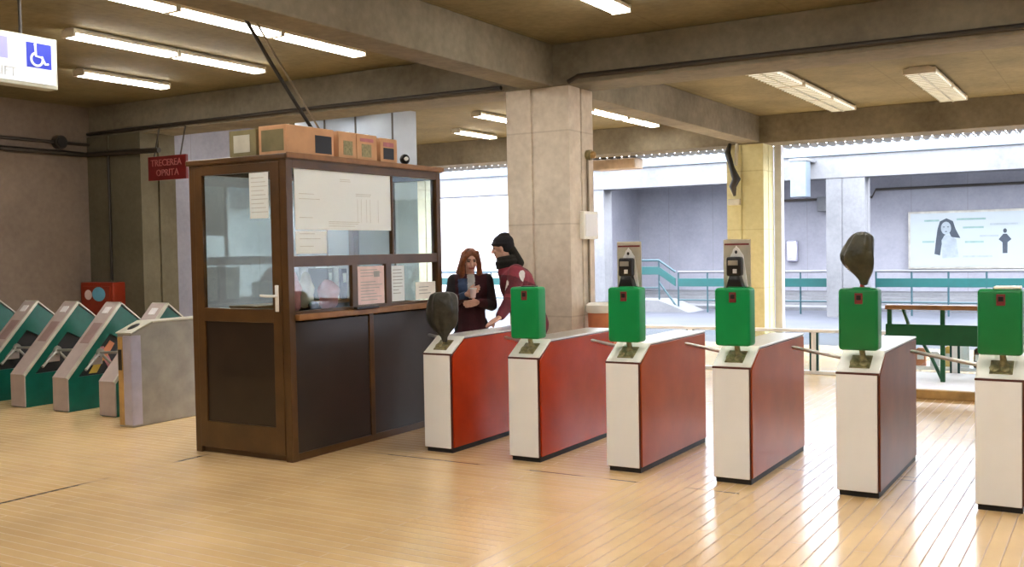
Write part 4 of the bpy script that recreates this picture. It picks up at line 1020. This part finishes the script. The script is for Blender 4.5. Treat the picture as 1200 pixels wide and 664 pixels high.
# ---- woman: long auburn hair, dark coat, hands held together
def woman():
    base = Vector((-.74, 1.84, 0)); t = thing('person', 'woman with long auburn hair and dark open coat standing beside the booth', 'person', base)
    w2l = Matrix.Translation(-base)
    fw = Vector((.62, -.78, 0)).normalized(); rt = Vector((fw.y, -fw.x, 0))      # rt = her right hand side (picture left)
    rt = Vector((-.78, -.62, 0)).normalized()
    f = Vector((.66, -.68, -.22)).normalized()
    pel = base+Vector((0, 0, .90)); che = base+Vector((0, 0, 1.20)); nk = base+Vector((0, 0, 1.40))+fw*.01; hc = base+Vector((0, 0, 1.545))+fw*.03
    shR, shL = nk+rt*.165-Vector((0, 0, .055)), nk-rt*.165-Vector((0, 0, .055))
    elR, elL = shR+Vector((0, 0, -.25))+rt*.05-fw*.02, shL+Vector((0, 0, -.26))-rt*.05-fw*.02
    wrR, wrL = che+fw*.24+rt*.055+Vector((0, 0, .015)), che+fw*.23-rt*.045-Vector((0, 0, .07))
    hipR, hipL = pel+rt*.085, pel-rt*.085
    knR, knL = hipR-Vector((0, 0, .43))+fw*.02, hipL-Vector((0, 0, .43))+fw*.02
    anR, anL = Vector((knR.x, knR.y, .085)), Vector((knL.x, knL.y, .085))
    hp, hf, up, rr, R_ = head_parts(hc, f, .93)
    P = hp + [('cap', nk-Vector((0, 0, .05)), hc-up*.055-f*.01, .047, .045), ('cap', pel, che, .115, .105), ('cap', che, nk-Vector((0, 0, .06)), .105, .07), ('cap', shL, shR, .045, .045),
        ('cap', shL, elL, .042, .034), ('cap', elL, wrL, .033, .022), ('cap', shR, elR, .042, .034), ('cap', elR, wrR, .033, .022),
        ('cap', hipL, knL, .078, .048), ('cap', knL, anL, .046, .032), ('cap', hipR, knR, .078, .048), ('cap', knR, anR, .046, .032),
        ('cap', anL-Vector((0, 0, .045)), anL+fw*.15-Vector((0, 0, .055)), .033, .026), ('cap', anR-Vector((0, 0, .045)), anR+fw*.15-Vector((0, 0, .055)), .033, .026)]
    P += hand(wrR, -rt*.7+fw*.3+Vector((0, 0, .35)), -fw*.6-rt*.3, (0, 0, 1), .75, .95)
    P += hand(wrL, rt*.7+fw*.35+Vector((0, 0, -.1)), -fw*.5+rt*.3, (0, 0, 1), .75, .95)
    b = person_mesh('body', fuse(P, .006, 2), ['skin', 'lip', 'eye'], face_paint(hc, hf, up, rr), t, Matrix()); b.data.transform(w2l)
    J = [('cap', pel-Vector((0, 0, .16)), che, .165, .135), ('cap', che, nk-Vector((0, 0, .07)), .135, .09), ('cap', shL, shR, .068, .068), ('cap', che+Vector((0, 0, .05))+rt*.07, che+Vector((0, 0, .05))-rt*.07, .12, .12),
         ('cap', shL, elL, .068, .060), ('cap', elL, wrL+(elL-wrL)*.15, .060, .042), ('cap', shR, elR, .068, .060), ('cap', elR, wrR+(elR-wrR)*.15, .060, .042),
         ('cap', pel-Vector((0, 0, .16))-rt*.05, pel-Vector((0, 0, .16))+rt*.05, .15, .15)]
    def jp(p):
        x = (p-che).dot(rt); y = (p-che).dot(fw); z = p.z
        if y > .05 and abs(x) < .038: return 2 if z > 1.17 else 1
        if y > .03 and .038 <= x < .13 and 1.16 < z < 1.36: return 3
        if y > .02 and abs(x) < .16: return 1
        return 0
    o = person_mesh('coat', fuse(J, .009, 4), ['coat', 'plum', 'ink', 'denim'], jp, t, Matrix()); o.data.transform(w2l)
    T_ = [('cap', hipL, knL, .09, .062), ('cap', knL, anL, .060, .048), ('cap', hipR, knR, .09, .062), ('cap', knR, anR, .060, .048)]
    o = person_mesh('trousers', fuse(T_, .009, 3), ['trousers'], None, t, Matrix()); o.data.transform(w2l)
    for a in (anL, anR):
        o = person_mesh('shoe', fuse([('cap', a-Vector((0, 0, .042))-fw*.02, a+fw*.16-Vector((0, 0, .052)), .042, .033), ('cap', a-Vector((0, 0, .03)), a+Vector((0, 0, .05)), .045, .042)], .007, 2), ['shoe'], None, t, Matrix()); o.data.transform(w2l)
    Hh = [('ell', hc+up*.035-f*.022, (.088, .098, .090), R_)]
    for q in (-1, 1):
        for k, (o1, o2) in enumerate(((.078, .095), (.066, .115), (.085, .075))):
            a = hc+rr*q*o1*.75+up*(.085-.01*k)+f*(.035-.03*k); m1 = hc+rr*q*(.086)-up*.03+f*(.045-.035*k); m2 = hc+rr*q*(.088+.01*k)-up*.13+f*(.045-.04*k); e_ = hc+rr*q*o2-up*(.25+.02*k)+f*(.055-.03*k)
            Hh += [('cap', a, m1, .026, .026), ('cap', m1, m2, .026, .030), ('cap', m2, e_, .030, .014)]
        Hh.append(('cap', hc+up*.10+f*.035, hc+rr*q*.060+up*.055+f*.068, .022, .020))
        Hh.append(('cap', hc+rr*q*.060+up*.055+f*.068, hc+rr*q*.082-up*.01+f*.055, .018, .018))
    Hh += [('cap', hc-f*.07, hc-f*.085-up*.20, .06, .05)]
    o = person_mesh('hair', fuse(Hh, .006, 2), ['hair'], None, t, Matrix()); o.data.transform(w2l)
    cup = che+fw*.30+rt*.0+Vector((0, 0, .03))
    c = thing('paper_cup', 'small pale cup held in both hands by the woman', 'cup', cup-Vector((0, 0, .05)))
    bm = nb(); lathe(bm, [(.024, 0), (.034, .085)], (0, 0, 0), 20); obj('cup_wall', bm, 'pink_p', c, smooth=40)
    bm = nb(); lathe(bm, [(.037, .083), (.037, .093), (.03, .098)], (0, 0, 0), 20); obj('lid', bm, 'white', c, smooth=40)
woman()

# ------------------------------------------------------------------ world and daylight
w = bpy.data.worlds.new('world'); S.world = w; w.use_nodes = True
N, L = w.node_tree.nodes, w.node_tree.links
bg = N['Background']; bg.inputs['Color'].default_value = (.78, .86, 1., 1); bg.inputs['Strength'].default_value = 6.0
sky = N.new('ShaderNodeTexSky'); sky.sky_type = 'NISHITA'; sky.sun_disc = False; sky.sun_elevation = math.radians(40); sky.sun_rotation = math.radians(20)
mx = N.new('ShaderNodeMixRGB'); mx.inputs['Fac'].default_value = .25; mx.inputs['Color1'].default_value = (.88, .92, 1., 1)
mul = N.new('ShaderNodeMixRGB'); mul.blend_type = 'MULTIPLY'; mul.inputs['Fac'].default_value = 1; mul.inputs['Color2'].default_value = (.12, .12, .12, 1)
L.new(sky.outputs[0], mul.inputs['Color1']); L.new(mul.outputs[0], mx.inputs['Color2']); L.new(mx.outputs[0], bg.inputs['Color'])

S.view_settings.view_transform = 'Standard'; S.view_settings.look = 'None'
S.view_settings.gamma = 1; S.view_settings.use_curve_mapping = False; S.view_settings.exposure = 1.95
